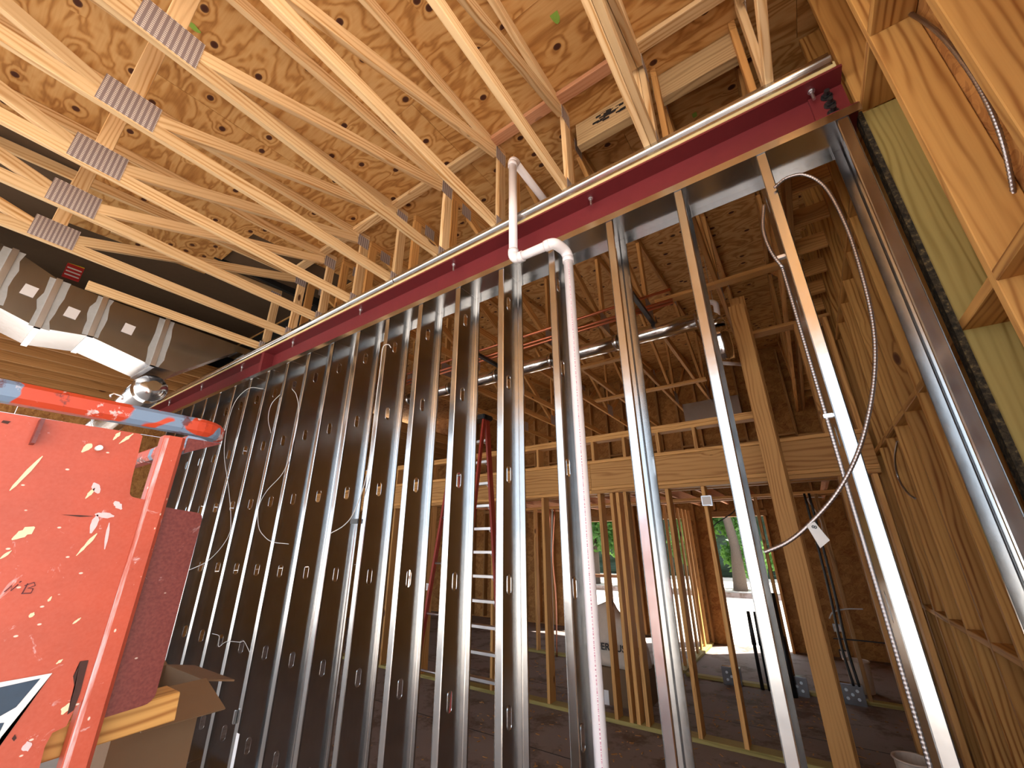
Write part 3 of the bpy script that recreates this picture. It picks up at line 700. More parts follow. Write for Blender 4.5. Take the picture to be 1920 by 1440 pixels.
# ------------------------------------------------------------------ armored cables and wires
def armor(name, ctrl, r, label, n=26, mat='conduit_metal'):
    pts = smooth_path(ctrl, n); out = []; L = 0; rad = []
    # resample evenly so the spiral ridges are regular
    acc = [0]
    for a, b in zip(pts, pts[1:]): acc.append(acc[-1] + (b - a).length)
    step = 0.0042; N = int(acc[-1] / step); j = 0
    for k in range(N + 1):
        s = k * step
        while j < len(acc) - 2 and acc[j + 1] < s: j += 1
        u = (s - acc[j]) / max(1e-9, acc[j + 1] - acc[j]); out.append(pts[j].lerp(pts[j + 1], u)); rad.append(r * (1.08 if k % 3 == 0 else 0.86 if k % 3 == 1 else 1.02))
    o = tube(name, out, r, mat, seg=8, radii=rad); tag(o, label, 'cable'); return o
cy = 1.945
P = lambda pts, y=cy: [onY(a, b, y) for a, b in pts]
cable = armor('armored_cable', P([(1452, 352), (1475, 334), (1510, 328), (1548, 352), (1585, 420), (1612, 500), (1634, 590), (1641, 670), (1632, 760), (1608, 850), (1568, 925), (1515, 985), (1475, 1017), (1432, 1036)]), 0.0075, 'long armored cable hanging in a big loop before the studs')
armor('armored_cable', [onY(a, b, 1.99) for a, b in [(1432, 385), (1431, 430), (1445, 470), (1466, 500)]] + [Vector((0.148, 2.0, z)) for z in (2.85, 2.4, 1.8, 1.2, 0.6, 0.02)], 0.0075, 'armored cable strapped straight down the side of a stud')
for z in (2.93, 2.16):
    o = box('cable_strap', (0.138, 1.988, z), (0.171, 2.012, z + 0.016), 'zinc_bolt', bev=0.002); tag(o, 'small cable strap on the stud, %s of the pair' % ('upper' if z > 2.5 else 'lower'), 'strap')
armor('armored_cable', [onX(a, b, 0.742) for a, b in [(1645, 2), (1700, 22), (1755, 58), (1808, 120), (1850, 190), (1878, 260), (1895, 330), (1906, 400), (1912, 440)]], 0.0075, 'armored cable curving over the OSB between near right wall studs')
armor('armored_cable', [onX(a, b, 0.612) for a, b in [(1682, 828), (1678, 860), (1684, 895), (1700, 922), (1716, 935)]], 0.0065, 'short armored cable stub at a knot hole of the right wall')
# identification tag on the loop
a = onY(1518, 985, cy); o = empty('cable_tag', a); tag(o, 'grey plastic tag hanging from the looped armored cable', 'tag')
q = [onY(x, y, cy - 0.012) for x, y in ((1512, 985), (1527, 978), (1556, 1013), (1538, 1028))]
bm = bmesh.new(); f = [bm.verts.new(p) for p in q] + [bm.verts.new(p + Vector((0, 0.002, 0))) for p in q]
bm.faces.new(f[:4]); bm.faces.new(f[7:3:-1])
for k in range(4): bm.faces.new((f[k], f[(k + 1) % 4], f[4 + (k + 1) % 4], f[4 + k]))
from_bm('tag_card', bm, 'tag_grey', o)
def text3d(name, s, size, mat, M, parent=None, ext=0.0004):
    c = bpy.data.curves.new(name, 'FONT'); c.body = s; c.size = size; c.extrude = ext; c.align_x = 'CENTER'; c.align_y = 'CENTER'; c.offset = size * 0.02
    tmp = bpy.data.objects.new('tmp', c); COL.objects.link(tmp); dg = bpy.context.evaluated_depsgraph_get(); dg.update()
    me = bpy.data.meshes.new_from_object(tmp.evaluated_get(dg)); bpy.data.objects.remove(tmp)
    me.materials.clear(); me.materials.append(MAT[mat]); o = mobj(name, me, mat, parent); o.matrix_basis = M; return o
tx = (q[1] - q[0]).normalized(); tc = q[0].lerp(q[1], 0.5).lerp(q[2], 0.22) + Vector((0, -0.0012, 0)); tx = Vector((0.25, 0, 0.97)); ty = Vector((0.97, 0, -0.25)) * -1
text3d('tag_letter', '8', 0.022, 'print_black', frame_matrix(tc, tx, ty, tx.cross(ty)), o)
def wire(ctrl, label, r=0.0028, y=1.948, mat='cable_white'):
    o = tube('loose_wire', smooth_path(P(ctrl, y), 8), r, mat, seg=6); tag(o, label, 'wire'); return o
wire([(493, 729), (467, 728), (443, 750), (430, 783), (422, 825), (421, 860), (428, 910), (433, 971), (427, 1008), (392, 1050), (350, 1071)], 'thin pale wire drooping in front of the studs behind the red lift')
wire([(525, 740), (509, 758), (503, 785), (508, 812)], 'short pale wire arc near the top of the studs')
wire([(548, 730), (556, 742), (560, 775), (550, 830), (532, 884), (500, 921), (485, 952), (485, 987), (495, 1005), (511, 1016), (541, 1020)], 'pale wire ending in a hook shaped loop')
wire([(733, 652), (728, 646), (718, 652), (713, 690), (704, 760), (694, 850), (684, 905), (664, 960), (645, 985), (620, 1000)], 'grey wire with a black connector block', 0.0035)
o = box('wire_connector', onY(661, 968, 1.952) - Vector((0.008, 0.01, 0.02)), onY(668, 982, 1.94) + Vector((0.012, 0.01, 0.0)), 'black_plastic', bev=0.003); tag(o, 'small black connector block on the grey wire', 'connector')
wire([(398, 1188), (411, 1193), (410, 1212), (425, 1203), (450, 1204), (458, 1203), (469, 1225)], 'crooked thin wire low between the studs behind the carton', 0.0018, 1.95)
# ------------------------------------------------------------------ sheet metal trunk duct
dn = empty('trunk_duct', (-5.9, 1, 3.6)); tag(dn, 'large sheet metal trunk duct with tapered end under the trusses', 'duct')
DX0, DX1 = -6.22, -5.60
st = [(-1.0, 4.44, 3.88, DX0, DX1), (-0.06, 4.29, 3.73, DX0, DX1), (0.27, 4.15, 3.62, DX0, DX1), (0.62, 4.13, 3.68, DX0, DX1), (1.16, 4.12, 3.55, DX0, DX1), (1.38, 4.12, 3.55, DX0 + 0.1, DX1), (1.92, 4.105, 4.02, DX0 + 0.35, DX1 + 0.0), (2.9, 4.10, 4.02, DX0 + 0.35, DX1)]
for i in range(len(st) - 1):
    bm = bmesh.new(); R = []
    for (y, zt_, zb_, xa, xb) in (st[i], st[i + 1]): R.append([bm.verts.new(c) for c in ((xb, y, zt_), (xb, y, zb_), (xa, y, zb_), (xa, y, zt_))])
    for k in range(4): bm.faces.new((R[0][k], R[0][(k + 1) % 4], R[1][(k + 1) % 4], R[1][k]))
    bmesh.ops.recalc_face_normals(bm, faces=bm.faces[:])
    from_bm('duct_section', bm, 'galvanized_duct', dn)
for (y, zt_, zb_, xa, xb) in st[1:5]:
    s = (st[2][2] - st[1][2]) / (st[2][0] - st[1][0])
    bm = bmesh.new(); w = 0.022; g = 0.012
    bbox(bm, (xb, y - w, zb_ - g), (xb + g, y + w, zt_ + g)); bbox(bm, (xa, y - w, zb_ - g), (xb + g, y + w, zb_)); bbox(bm, (xa - g, y - w, zb_ - g), (xa, y + w, zt_))
    jb = from_bm('joint_band', bm, 'zinc_bolt', dn)
    for sg in (-1, 1):
        bm = bmesh.new(); vs = []
        for k in range(7):
            zz = zb_ + (zt_ - zb_) * k / 6; wob = 0.03 + 0.035 * random.random()
            vs.append((bm.verts.new((xb + 0.0035, y + sg * w, zz)), bm.verts.new((xb + 0.0035, y + sg * (w + wob), zz))))
        for u, q2 in zip(vs, vs[1:]): bm.faces.new((u[0], u[1], q2[1], q2[0]))
        from_bm('sealant_smear', bm, 'sealant', jb)
for (a, b) in (((55, 545), (0, 0)), ((135, 587), (0, 0)), ((241, 617), (0, 0))):
    c = onX(*a, DX1 + 0.006); bm = bmesh.new(); bbox(bm, (-0.0008, -0.045, -0.055), (0.0008, 0.045, 0.055)); o = from_bm('paper_label', bm, 'white_paper', dn, c); o.rotation_euler = (-0.10, 0, 0)
rd = empty('branch_duct', (-5.9, 1.2, 3.4)); tag(rd, 'shiny round branch duct leaving the trunk duct behind the lift', 'duct')
s0 = Vector((-5.72, 1.26, 3.372)); s1 = Vector((-7.2, 1.26, 3.20)); s2 = Vector((-8.7, 1.26, 3.03)); dd = (s1 - s0).normalized()
tube('boot', [s0, s0 + dd * 0.02, s0 + dd * 0.07, s0 + dd * 0.16], 0.16, 'duct_shiny', rd, 28, radii=[0.06, 0.11, 0.15, 0.164])
tube('duct_length', [s0 + dd * 0.15, s1], 0.158, 'duct_shiny', rd, 28); tube('duct_length', [s1, s2], 0.155, 'duct_shiny', rd, 28)
tube('collar', [s1 + dd * 0.02, s1 - dd * 0.02], 0.162, 'duct_shiny', rd, 28)
pb = onX(140, 505, -6.4); o = empty('warning_board', pb); tag(o, 'red and yellow printed board hanging in the dark above the duct', 'sign')
box('board_panel', pb - Vector((0.02, 0.07, 0.13)), pb + Vector((0.0, 0.07, 0.13)), 'red_mark', o); box('yellow_band', pb + Vector((0.0005, -0.068, 0.05)), pb + Vector((0.003, 0.068, 0.125)), 'yellow_tag', o)
for k in range(3): box('white_stripe', pb + Vector((0.0005, -0.06, -0.10 + 0.045 * k)), pb + Vector((0.003, 0.06, -0.085 + 0.045 * k)), 'white_paper', o)
tube('hanger_rod', [pb + Vector((-0.01, 0, 0.125)), pb + Vector((-0.01, 0, 0.75))], 0.006, 'zinc_bolt', o, 6)
# ------------------------------------------------------------------ red work lift
paint('bag_cream', (0.72, 0.62, 0.42), 0.6, 0.1)
paint('pink_scuff', (0.74, 0.50, 0.52), 0.6, 0.2, 60)
paint('rust', (0.05, 0.018, 0.014), 0.8, 0.5, 60)
LX = -1.30
lf = empty('work_lift', (LX - 0.4, -0.2, 0)); tag(lf, 'battered red work lift basket with blue paint scraps on its rail', 'lift')
def sheet(name, outline, x, th, mat, bev=0.0):
    bm = extrude_poly(outline, th)
    bmesh.ops.recalc_face_normals(bm, faces=bm.faces[:])
    o = from_bm(name, bm, mat, lf); o.matrix_basis = frame_matrix((x - th, 0, 0), (0, 1, 0), (0, 0, 1), (1, 0, 0)); return o
def rnd(c, r, a0, a1, n=5): return [(c[0] + r * math.cos(a0 + (a1 - a0) * k / n), c[1] + r * math.sin(a0 + (a1 - a0) * k / n)) for k in range(n + 1)]
hp = math.pi / 2
nt = [onX(a, b, LX) for a, b in ((70, 1455), (84, 1400), (98, 1374), (124, 1362), (140, 1330))]
panel = [(-0.9, 0.75), (nt[0].y, 0.75)] + [(q.y, q.z) for q in nt] + [(0.342, nt[-1].z + 0.02), (0.342, 1.803)] + rnd((0.320, 1.820), 0.014, -hp, -2 * hp, 4)[:] + [(0.302, 1.85), (0.296, 1.950), (0.29, 1.955), (-0.9, 1.950)]
sheet('side_panel', panel, LX, 0.004, 'lift_red')
# corner post: square tube
def sq(name, a, b, w, d, wdir, mat, bev=0.006): return board(name, a, b, w, d, wdir, mat, lf, bev)
sq('corner_post', (LX - 0.019, 0.3615, 0.75), (LX - 0.019, 0.3615, 1.962), 0.046, 0.046, (0, 1, 0), 'lift_red', 0.009)
for yy, nm in ((0.3405, 'worn_lit_edge'),): board(nm, (LX + 0.0032, yy + 0.004, 0.76), (LX + 0.0032, yy + 0.004, 1.955), 0.011, 0.0012, (0, 1, 0), 'worn_lit_paint', lf, 0)  # pale strip paints the lit highlight on the post edge along with wear
# top rail: wide flat tube, rounded nose, return along the front
rail = [(LX, -0.9), (LX, 0.40)] + [(LX - 0.09 + 0.09 * math.cos(a), 0.40 + 0.09 * math.sin(a)) for a in [hp * k / 8 for k in range(1, 9)]] + [(LX - 0.9, 0.49)]
bm = bmesh.new(); prev = None; H0, H1, T = 1.977, 2.022, 0.045
for i, (x, y) in enumerate(rail):
    p0 = Vector((*rail[max(i - 1, 0)], 0)); p1 = Vector((*rail[min(i + 1, len(rail) - 1)], 0)); d = (p1 - p0).normalized(); nn = Vector((d.y, -d.x, 0))
    c = Vector((x, y, 0)); b6 = 0.010
    prof2 = [(b6, H0), (T - b6, H0), (T, H0 + b6), (T, H1 - b6), (T - b6, H1), (b6, H1), (0, H1 - b6), (0, H0 + b6)]
    R = [bm.verts.new(c - nn * (a - 0.004) + Vector((0, 0, zz))) for a, zz in prof2]
    if prev:
        for k in range(8): bm.faces.new((prev[k], prev[(k + 1) % 8], R[(k + 1) % 8], R[k]))
    else: bm.faces.new(R[::-1])
    prev = R
bm.faces.new(prev); bmesh.ops.recalc_face_normals(bm, faces=bm.faces[:])
from_bm('top_rail', bm, 'lift_rail', lf)
# front kick plate (dark red) with rounded corners
kp = [(0.388, 1.36)] + rnd((0.452, 1.385), 0.02, -hp, 0, 4) + rnd((0.458, 1.765), 0.016, 0, hp, 4) + [(0.388, 1.79)]
sheet('corner_plate', kp, LX - 0.02, 0.005, 'lift_dark_red')
sheet('corner_gusset', [(0.39, 1.925), (0.47, 1.965), (0.39, 1.965)], LX - 0.005, 0.005, 'lift_dark_red')
# bracket fin and stud on the panel
fb = onX(72, 790, LX); fe = onX(55, 848, LX)
bm = bmesh.new(); bbox(bm, (0, -0.003, -0.04), (0.028, 0.003, 0.012)); o = from_bm('bracket_fin', bm, 'lift_dark_red', lf, (LX, (fb.y + fe.y) / 2, fb.z - 0.01))
p = onX(183, 841, LX); tube('panel_stud', [p, p + Vector((0.016, 0, 0))], 0.006, 'sticker_white', lf, 10)
tube('rail_staple', [onX(208, 746, LX - 0.02), onX(207, 741, LX - 0.02), onX(213, 738, LX - 0.02), onX(230, 743, LX - 0.02), onX(229, 749, LX - 0.02)], 0.0025, 'zinc_bolt', lf, 6)
def flat(name, px, off, mat):
    pts = [onX(a, b, LX + off) for a, b in px]; bm = bmesh.new(); bm.faces.new([bm.verts.new(p) for p in pts]); bmesh.ops.triangulate(bm, faces=bm.faces[:])
    bmesh.ops.recalc_face_normals(bm, faces=bm.faces[:]); g = bmesh.ops.extrude_face_region(bm, geom=bm.faces[:]); bmesh.ops.translate(bm, vec=(0.0004, 0, 0), verts=[v_ for v_ in g['geom'] if isinstance(v_, bmesh.types.BMVert)])
    return from_bm(name, bm, mat, lf)
dec = flat('arrow_decal', [(-60, 1290), (98, 1262), (2, 1382), (-30, 1440), (-60, 1440)], 0.0012, 'sticker_white')
dec = flat('arrow_decal', [(-60, 1302), (76, 1272), (30, 1326), (0, 1343), (-60, 1352)], 0.0018, 'navy')
dec = flat('arrow_decal', [(-60, 1362), (8, 1355), (-14, 1400), (-60, 1410)], 0.0018, 'navy')
def splash(px, w, mat='bag_cream'):
    A, B = onX(*px[0], LX + 0.0012), onX(*px[1], LX + 0.0012); d = (B - A); nrm = d.cross(Vector((1, 0, 0))).normalized(); N = 7
    bm = bmesh.new(); up, dn_ = [], []
    for k in range(N + 1):
        u = k / N; ww = w * (0.25 + math.sin(math.pi * u)) * (0.6 + 0.6 * random.random()); up.append(bm.verts.new(A + d * u + nrm * ww)); dn_.append(bm.verts.new(A + d * u - nrm * ww))
    for k in range(N): bm.faces.new((up[k], up[k + 1], dn_[k + 1], dn_[k]))
    return from_bm('paint_splash', bm, mat, lf)
for a, b, w in (((18, 920), (80, 855), 0.004), ((22, 1012), (65, 988), 0.008), ((212, 825), (226, 810), 0.003), ((223, 832), (250, 813), 0.003), ((143, 1042), (182, 1000), 0.003), ((160, 935), (178, 915), 0.003), ((0, 1048), (22, 1032), 0.002), ((153, 848), (172, 832), 0.006), ((90, 1128), (97, 1118), 0.002), ((55, 1158), (64, 1148), 0.003), ((136, 1170), (152, 1158), 0.002), ((116, 1340), (130, 1318), 0.005), ((105, 1245), (118, 1236), 0.002), ((183, 1318), (196, 1306), 0.002)): splash((a, b), w)
for a, b, w in (((170, 1000), (183, 965), 0.006), ((178, 964), (214, 968), 0.005), ((215, 940), (228, 955), 0.006), ((176, 905), (185, 925), 0.006), ((40, 1405), (60, 1395), 0.007), ((196, 1030), (205, 980), 0.0025)): splash((a, b), w, 'pink_scuff')
for st_ in ([(8, 1110), (22, 1098), (20, 1108), (34, 1096)], [(36, 1092), (40, 1090)], [(42, 1112), (52, 1094)], [(46, 1098), (64, 1092), (66, 1098), (52, 1103), (62, 1104), (58, 1112), (40, 1113)]):
    tube('ink_stroke', [onX(a, b, LX + 0.001) for a, b in st_], 0.0009, 'ink', lf, 5)
for px in ([(166, 1238), (150, 1240), (146, 1252), (137, 1268), (140, 1290), (134, 1305), (126, 1340), (138, 1332), (150, 1300)], [(20, 790), (6, 788), (2, 792), (14, 795)], [(22, 1385), (28, 1377), (31, 1384), (26, 1390)], [(115, 965), (150, 966), (176, 968), (150, 969)]): flat('rust_patch', px, 0.0012, 'rust')
# platform, chassis, scissor legs out of the frame
box('platform', (LX - 0.75, -0.9, 0.68), (LX + 0.01, 0.48, 0.75), 'lift_red', lf)
box('chassis', (LX - 0.72, -0.85, 0.12), (LX - 0.03, 0.42, 0.40), 'lift_dark_red', lf, 0.01)
for (ya, yb) in ((-0.8, 0.35), (0.35, -0.8)):
    for x in (LX - 0.6, LX - 0.15): board('scissor_arm', (x + (0.03 if ya > 0 else 0), ya, 0.42), (x + (0.03 if ya > 0 else 0), yb, 0.67), 0.06, 0.025, (0, 0, 1), 'lift_dark_red', lf)
for y in (-0.6, 0.2):
    for x in (LX - 0.72, LX - 0.08): tube('wheel', [(x, y, 0.13), (x + 0.06, y, 0.13)], 0.13, 'black_plastic', lf, 20)
# plank lying in the lift and carton beyond it
a = onX(120, 1392, LX - 0.06); b = onX(328, 1322, LX - 0.06)
o = board('loose_plank', (LX - 0.09, a.y - 0.3, a.z - 0.005), (LX - 0.09, b.y, b.z + 0.0), 0.058, 0.09, (0, 0, 1), 'pine_gold'); tag(o, 'short orange timber plank poking out of the red lift', 'plank')
plank_z = (a.z + b.z) / 2
for y in (-0.5, 0.05):
    board('plank_rest', (LX - 0.09, y, 0.75), (LX - 0.09, y, a.z - 0.034), 0.04, 0.04, (0, 1, 0), 'lift_dark_red', lf)
cb = empty('carton', (-1.72, 0.9, 0)); tag(cb, 'tall open cardboard carton between the red lift and the studs', 'box')
x0, x1, ya, yb, zc = -2.02, -1.70, 0.53, 0.735, 1.30
box('carton_wall', (x1 - 0.006, ya, 0.0), (x1, yb, zc), 'cardboard', cb); box('carton_wall', (x0, ya, 0.0), (x0 + 0.006, yb, zc), 'cardboard', cb)
box('carton_wall', (x0 + 0.006, ya, 0.0), (x1 - 0.006, ya + 0.006, zc), 'cardboard', cb); box('carton_wall', (x0 + 0.006, yb - 0.006, 0.0), (x1 - 0.006, yb, zc), 'cardboard', cb)
for (A, B, D) in (((x1, ya, zc), (x1, yb, zc), (0.10, 0.03, -0.07)), ((x0, ya, zc), (x0, yb, zc), (-0.1, 0, 0.03)), ((x0, yb, zc), (x1, yb, zc), (0, 0.09, -0.02))):
    A, B, D = Vector(A), Vector(B), Vector(D); bm = bmesh.new(); vs = [bm.verts.new(p) for p in (A, B, B + D, A + D)]; bm.faces.new(vs)
    o = from_bm('flap', bm, 'cardboard', cb); md = o.modifiers.new('thickness', 'SOLIDIFY'); md.thickness = 0.005
# stray clip and paper on the partition
o = box('stud_clip', onY(438, 1345, FY - 0.02) - Vector((0.012, 0.0, 0.045)), onY(438, 1345, FY - 0.02) + Vector((0.012, 0.02, 0.045)), 'galvanized', bev=0.004); tag(o, 'small bent metal clip on a stud behind the carton', 'clip')
c = onY(440, 1410, FY - 0.004); o = box('paper_strip', c - Vector((0.022, 0.0008, 0.11)), c + Vector((0.022, 0.0008, 0.11)), 'white_paper'); tag(o, 'white paper strip stuck on a stud behind the carton', 'paper')
# ------------------------------------------------------------------ things standing in the back room
# step ladder
ld = empty('step_ladder', (-3.2, 4.2, 0)); tag(ld, 'red step ladder with aluminium treads and black top cap', 'ladder')
lx0, lx1, ly = -3.62, -3.17, 4.05
for x in (lx0, lx1):
    sgn = -1 if x == lx0 else 1
    board('front_rail', (x + sgn * 0.07, ly + 0.30, 0), (x, ly, 3.20), 0.08, 0.03, (0, 1, 0), 'ladder_red', ld)
    board('rear_rail', (x + sgn * 0.05, ly - 0.55, 0), (x, ly - 0.06, 3.20), 0.05, 0.03, (0, 1, 0), 'ladder_red', ld)
for i in range(11):
    z = 0.27 + 0.265 * i; f = z / 3.2; e = 0.07 * (1 - f); y = ly + 0.30 * (1 - f)
    s = box('tread', (lx0 - e, y - 0.04, z), (lx1 + e, y + 0.04, z + 0.03), 'aluminium', ld)
    for x, s2 in ((lx0 - e, 1), (lx1 + e, -1)): board('tread_brace', (x + s2 * 0.005, y, z - 0.06), (x + s2 * 0.06, y, z), 0.02, 0.004, (0, 1, 0), 'aluminium', s)
for i in range(5):
    z = 0.5 + 0.5 * i; f = z / 3.2; e = 0.05 * (1 - f); y = ly - 0.06 - 0.49 * (1 - f)
    tube('rear_bar', [(lx0 - e, y, z), (lx1 + e, y, z)], 0.012, 'aluminium', ld, 8)
box('top_cap', (lx0 - 0.05, ly - 0.12, 3.20), (lx1 + 0.05, ly + 0.07, 3.26), 'black_plastic', ld, 0.012)
# carton with printed white bag
bx = empty('supply_box', (-2.2, 5.4, 0)); tag(bx, 'dark brown cardboard box with a white label under the printed bag', 'box')
a = onY(1128, 1300, 5.25)
box('box_body', (-2.52, 5.25, 0.0), (-1.86, 5.70, 0.36), 'cardboard', bx, 0.004); c = onY(1134, 1305, 5.248); box('shipping_label', c - Vector((0.05, 0.001, 0.10)), c + Vector((0.05, 0.0, 0.06)), 'white_paper', bx)
bg_ = empty('printed_bag', (-2.2, 5.5, 0.36)); tag(bg_, 'slumped whitish plastic bag with black lettering on the box', 'bag')
bm = bmesh.new(); rings = []; NZ, NA = 10, 24
for i in range(NZ + 1):
    u = i / NZ; z = 0.362 + 0.56 * u; sx = 0.33 * (1 - 0.28 * u ** 2.2) * (0.35 if i == NZ else 1); sy = 0.20 * (1 - 0.55 * u ** 2) * (0.35 if i == NZ else 1)
    rings.append([bm.verts.new((-2.17 + sx * math.cos(t_) * (1 + 0.05 * math.sin(3 * t_ + 5 * u)), 5.47 + sy * math.sin(t_) * (1 + 0.07 * math.sin(4 * t_ - 7 * u)), z + (0.03 * math.cos(t_ * 2 + 1) * u - 0.10 * u * math.cos(t_)))) for t_ in (2 * math.pi * k / NA for k in range(NA))])
for u_, v_ in zip(rings, rings[1:]):
    for k in range(NA): bm.faces.new((u_[k], u_[(k + 1) % NA], v_[(k + 1) % NA], v_[k]))
bm.faces.new(rings[0][::-1]); bm.faces.new(rings[-1])
from_bm('bag_body', bm, 'bag_white', bg_, smooth=True)
text3d('bag_print', 'FERGUSON', 0.10, 'print_black', frame_matrix((-2.125, 5.245, 0.565), (1, 0, -0.02), (0, 0, 1), (0, -1, 0)), bg_, 0.002)
# buckets
def bucket(x, y, r, h, label):
    o = empty('bucket', (x, y, 0)); tag(o, label, 'bucket')
    bm = bmesh.new(); prof = [(0.0, 0.002), (r * 0.86, 0.002), (r * 0.9, 0.05), (r, h), (r * 0.96, h), (r * 0.84, 0.03), (0.0, 0.03)]
    rg = [[bm.verts.new((x + q * math.cos(t_), y + q * math.sin(t_), z)) for t_ in (2 * math.pi * k / 24 for k in range(24))] for q, z in prof[1:6]]
    for u_, v_ in zip(rg, rg[1:]):
        for k in range(24): bm.faces.new((u_[k], u_[(k + 1) % 24], v_[(k + 1) % 24], v_[k]))
    bm.faces.new(rg[0][::-1]); bm.faces.new(rg[-1][::-1])
    from_bm('pail', bm, 'bag_white', o, smooth=False); tube('rim', [(x + r * 1.03 * math.cos(t_), y + r * 1.03 * math.sin(t_), h) for t_ in (2 * math.pi * k / 24 for k in range(25))], 0.008, 'bag_white', o, 6)
    return o
bucket(0.13, 7.36, 0.125, 0.33, 'stained white bucket on the slab by the second framed wall')
bk = onZ(1712, 1424, 0.28)
bucket(bk.x, bk.y, 0.11, 0.28, 'pale bucket near the foot of the right wall')
# steel base plates and black pipe stubs by the second wall
for i, (px, lab) in enumerate((((1368, 1284), 'square metal box on the floor by the daylit doorway'), ((1495, 1306), 'square metal box with round knockouts between the black pipes'), ((1604, 1322), 'dark metal box at the foot of the thin black conduits'))):
    c = onZ(*px, 0.06); o = empty('junction_box', (c.x, 6.78, 0)); tag(o, lab, 'metal box', 'floor junction boxes')
    kb_ = box('box_body', (c.x - 0.11, 6.76, 0.0), (c.x + 0.11, 6.845, 0.20), 'galvanized_duct', o, 0.004)
    for dx, dz in ((-0.05, 0.06), (0.05, 0.06), (-0.05, 0.14), (0.05, 0.14), (0, 0.1)): tube('knockout', [(c.x + dx, 6.759, dz), (c.x + dx, 6.755, dz)], 0.016, 'zinc_bolt', kb_, 10)
for i, (px, ht) in enumerate(((1418, 0.86), (1432, 0.86), (1447, 0.70))):
    c = onZ(px + 14, 1288, 0.0); o = tube('pipe_stub', [(c.x, 6.80, 0), (c.x, 6.80, ht * 0.55), (c.x, 6.80, ht * 0.56), (c.x, 6.80, ht)], 0.02, 'black_plastic', seg=10, radii=[0.021, 0.021, 0.028, 0.02]); tag(o, 'upright black pipe stub, %s from the daylit return wall' % ORD[i], 'pipe', 'black pipe stubs')
c = onZ(1490, 1296, 0); o = tube('conduit', [(c.x, 6.70, 0), (c.x, 6.70, 0.62), (c.x, 6.70, 0.63), (c.x, 6.70, 1.1)], 0.04, 'black_plastic', seg=12, radii=[0.045, 0.045, 0.03, 0.03]); tag(o, 'thick black conduit beside the square metal box', 'pipe')
for i in range(2):
    x = 0.035 + 0.05 * i
    o = tube('conduit', smooth_path([(x, 6.70, 0.20), (x - 0.02, 6.72, 0.6), (x, 6.74, 1.2), (x, 6.74, 2.30)], 8), 0.014, 'black_plastic', seg=8); tag(o, 'thin dark conduit rising to the low ceiling, %s the built-up post' % ('nearer to', 'farther from')[i], 'pipe', 'pair of thin conduits')
o = box('black_panel', (-1.50, 5.02, 0.0), (-1.38, 5.06, 2.2), 'black_plastic'); tag(o, 'narrow black panel standing behind the header wall', 'panel')
# outlet boxes
def outlet(p, label, s=0.055, mat='galvanized_duct'):
    o = empty('outlet_box', p); tag(o, label, 'electrical box'); p = Vector(p)
    box('box_body', p - Vector((s, 0.03, s)), p + Vector((s, 0.03, s)), mat, o, 0.004); box('face_plate', p + Vector((-s * 0.8, -0.034, -s * 0.8)), p + Vector((s * 0.8, -0.0305, s * 0.8)), 'white_paper', o); return o
outlet(onY(1326, 939, 4.768), 'shiny electrical box high on a stud below the header', 0.05)
outlet(onY(1570, 1177, 9.21), 'white outlet box on the dark OSB corner')
outlet(onY(1583, 1227, 9.21), 'dark outlet box low on the OSB corner', 0.06, 'black_steel')
outlet(onY(803, 1100, 4.768), 'white switch box on the stud beside the ladder', 0.045)
# rust red wires and cables
def wire_pts(i, pts):
    q = [onY(a, b, 8.6 if i == 0 else 6.8 if i in (1, 2) else 6.84) for a, b in pts]
    if i == 0: q = [Vector((0.30, 8.6, 2.39))] + q
    if i == 3: q = [Vector((q[0].x, 6.84, 2.32))] + q
    return q
for i, pts in enumerate(([(1515, 935), (1530, 960), (1541, 985), (1541, 1020)], [(1555, 1160), (1562, 1148), (1585, 1142), (1618, 1142)], [(1562, 1197), (1600, 1200), (1660, 1206)], [(1380, 945), (1375, 960), (1345, 980), (1335, 990)])):
    o = tube('loose_wire', smooth_path(wire_pts(i, pts), 8), 0.008, 'cable_white' if i < 2 else 'black_plastic', seg=6); tag(o, ('pale wire drooping from the low ceiling by the OSB corner', 'pale bent wire above the outlet boxes', 'dark straight wire crossing the slim studs', 'dark wire hanging in front of the doorway trees')[i], 'wire')
for i in range(4):
    x = -3.95 + 0.05 * i
    o = tube('supply_tube', smooth_path([(x, 6.80, 0.002), (x + 0.02 * (i % 2), 6.80, 0.9), (x + 0.05 - 0.02 * i, 6.81, 1.5), (x + 0.06, 6.82, 2.29)], 6), 0.012, 'copper' if i % 2 else 'cable_white', seg=6); tag(o, 'thin supply tube in the second framed wall, %s from the mid rail window' % ORD[i], 'pipe', 'supply tubes')
# slab joints and chips of debris
fb = bpy.data.objects['floor']
for (a, c) in (((1287, 1336), (1455, 1371)), ((1290, 1500), (1455, 1530))):
    y = (onZ(*a, 0).y + onZ(*c, 0).y) / 2; box('slab_joint', (-8, y - 0.006, -0.001), (RX, y + 0.006, 0.0012), 'print_black', fb)
rg = random.Random(5); verts, faces = [], []
for k in range(900):
    x, y, s, a = rg.uniform(-4, 0.55), rg.uniform(2.4, 6.6), rg.uniform(0.004, 0.03), rg.uniform(0, 6.28); w = rg.uniform(0.002, 0.008); c_, s_ = math.cos(a), math.sin(a); b0 = len(verts); h_ = rg.uniform(0.002, 0.006)
    if 4.74 < y < 5.1 or (x > -0.4 and 4.1 < y < 4.8) or (-2.6 < x < -1.8 and y > 5.1): continue
    for zz in (0.0005, h_): verts += [(x + u * s * c_ - q * w * s_, y + u * s * s_ + q * w * c_, zz) for u, q in ((-1, -1), (1, -1), (1, 1), (-1, 1))]
    faces += [tuple(b0 + i for i in f) for f in ((3, 2, 1, 0), (4, 5, 6, 7), (0, 1, 5, 4), (1, 2, 6, 5), (2, 3, 7, 6), (3, 0, 4, 7))]
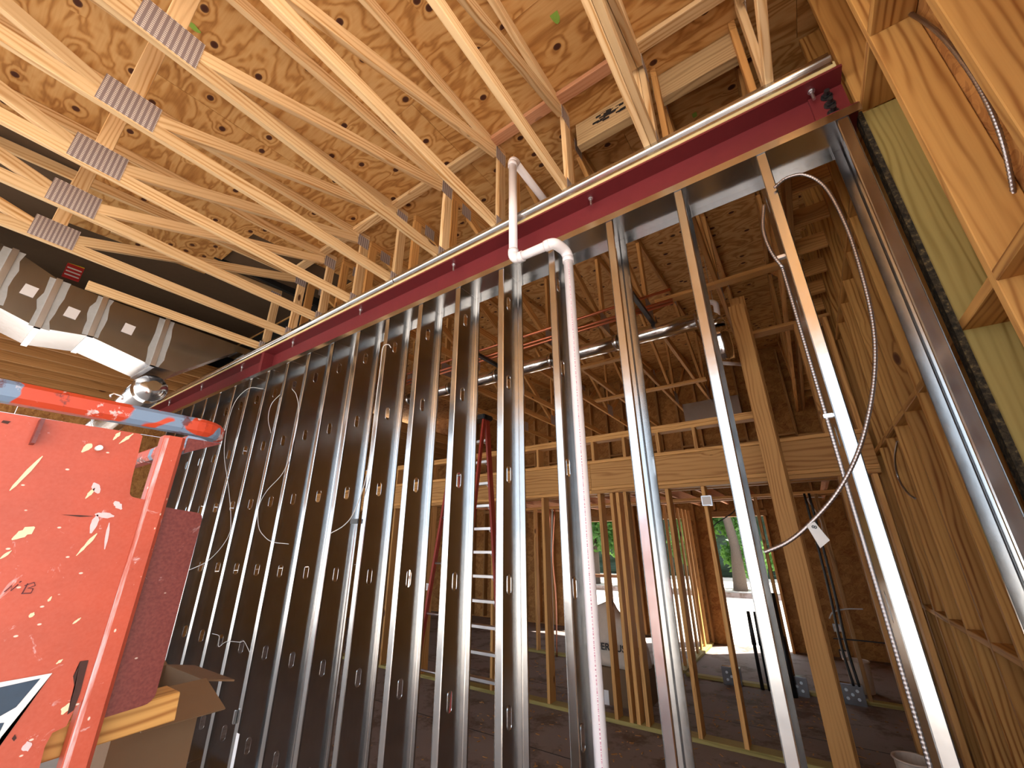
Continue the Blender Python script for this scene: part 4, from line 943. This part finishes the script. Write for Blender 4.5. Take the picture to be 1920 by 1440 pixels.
me = bpy.data.meshes.new('wood_chips'); me.from_pydata(verts, [], faces); o = mobj('wood_chips', me, 'rough_wood'); tag(o, 'small wood chips scattered over the slab of the back room', 'debris', kind='stuff')
# ------------------------------------------------------------------ outside: kerb and trees
kb = box('kerb', (-45, 18.3, -0.16), (25, 18.7, 0.0), 'concrete'); tag(kb, 'pale kerb along the road outside', kind='structure')
def tree(x, y, h, r, label, n=2600, seed=1):
    rg = random.Random(seed); o = empty('tree', (x, y, -0.16)); tag(o, label, 'tree', 'trees across the road')
    pts = [(x, y, -0.16), (x + 0.1, y, h * 0.2), (x - 0.1, y, h * 0.45), (x, y, h * 0.8)]
    tube('trunk', pts, 0.3, 'bark', o, 12, radii=[0.28, 0.20, 0.15, 0.06])
    verts, faces = [], []
    blobs = [(rg.gauss(0, r * 0.5), rg.gauss(0, r * 0.5), h * rg.uniform(0.14, 0.95), r * rg.uniform(0.3, 0.5)) for _ in range(16)]
    for k in range(n):
        bx_, by_, bz_, br = blobs[k % 16]; d = Vector((rg.gauss(0, 1), rg.gauss(0, 1), rg.gauss(0, 0.8))).normalized() * br * rg.uniform(0.6, 1.05)
        c = Vector((x + bx_, y + by_, bz_)) + d; s = rg.uniform(0.10, 0.24); u = Vector((rg.gauss(0, 1), rg.gauss(0, 1), rg.gauss(0, 1))).normalized(); w = u.orthogonal().normalized() * s * 0.5; u = u * s; b0 = len(verts)
        verts += [c - u, c + w, c + u, c - w]; faces.append((b0, b0 + 1, b0 + 2, b0 + 3))
    me = bpy.data.meshes.new('foliage'); me.from_pydata([tuple(v_) for v_ in verts], [], faces); q = mobj('foliage', me, 'leaf', o); q['kind'] = 'stuff'
for i, (x, y, h, r, lab) in enumerate(((-2.9, 21.0, 7.5, 2.3, 'broad green tree with a thick trunk framed by the doorway'), (-9.4, 21.0, 8.0, 2.2, 'green tree framed by the mid rail window'), (4.2, 21.5, 7.0, 2.3, 'leafy tree beside the OSB corner'), (-16.4, 21.5, 8.0, 2.4, 'tree at the far end of the row across the road'))):
    tree(x, y, h, r, lab, 9000, 11 + i)
hd = box('hedge_bank', (-45, 28.5, -0.2), (25, 30.5, 6.5), 'hedge_green'); hd.name = 'hedge'
md = hd.modifiers.new('sub', 'SUBSURF'); md.subdivision_type = 'SIMPLE'; md.levels = md.render_levels = 6
tx_ = bpy.data.textures.new('hedge_bumps', 'CLOUDS'); tx_.noise_scale = 1.1
dm = hd.modifiers.new('bumps', 'DISPLACE'); dm.texture = tx_; dm.strength = 1.6
tag(hd, 'dark green bank of shrubs behind the trees', 'hedge')
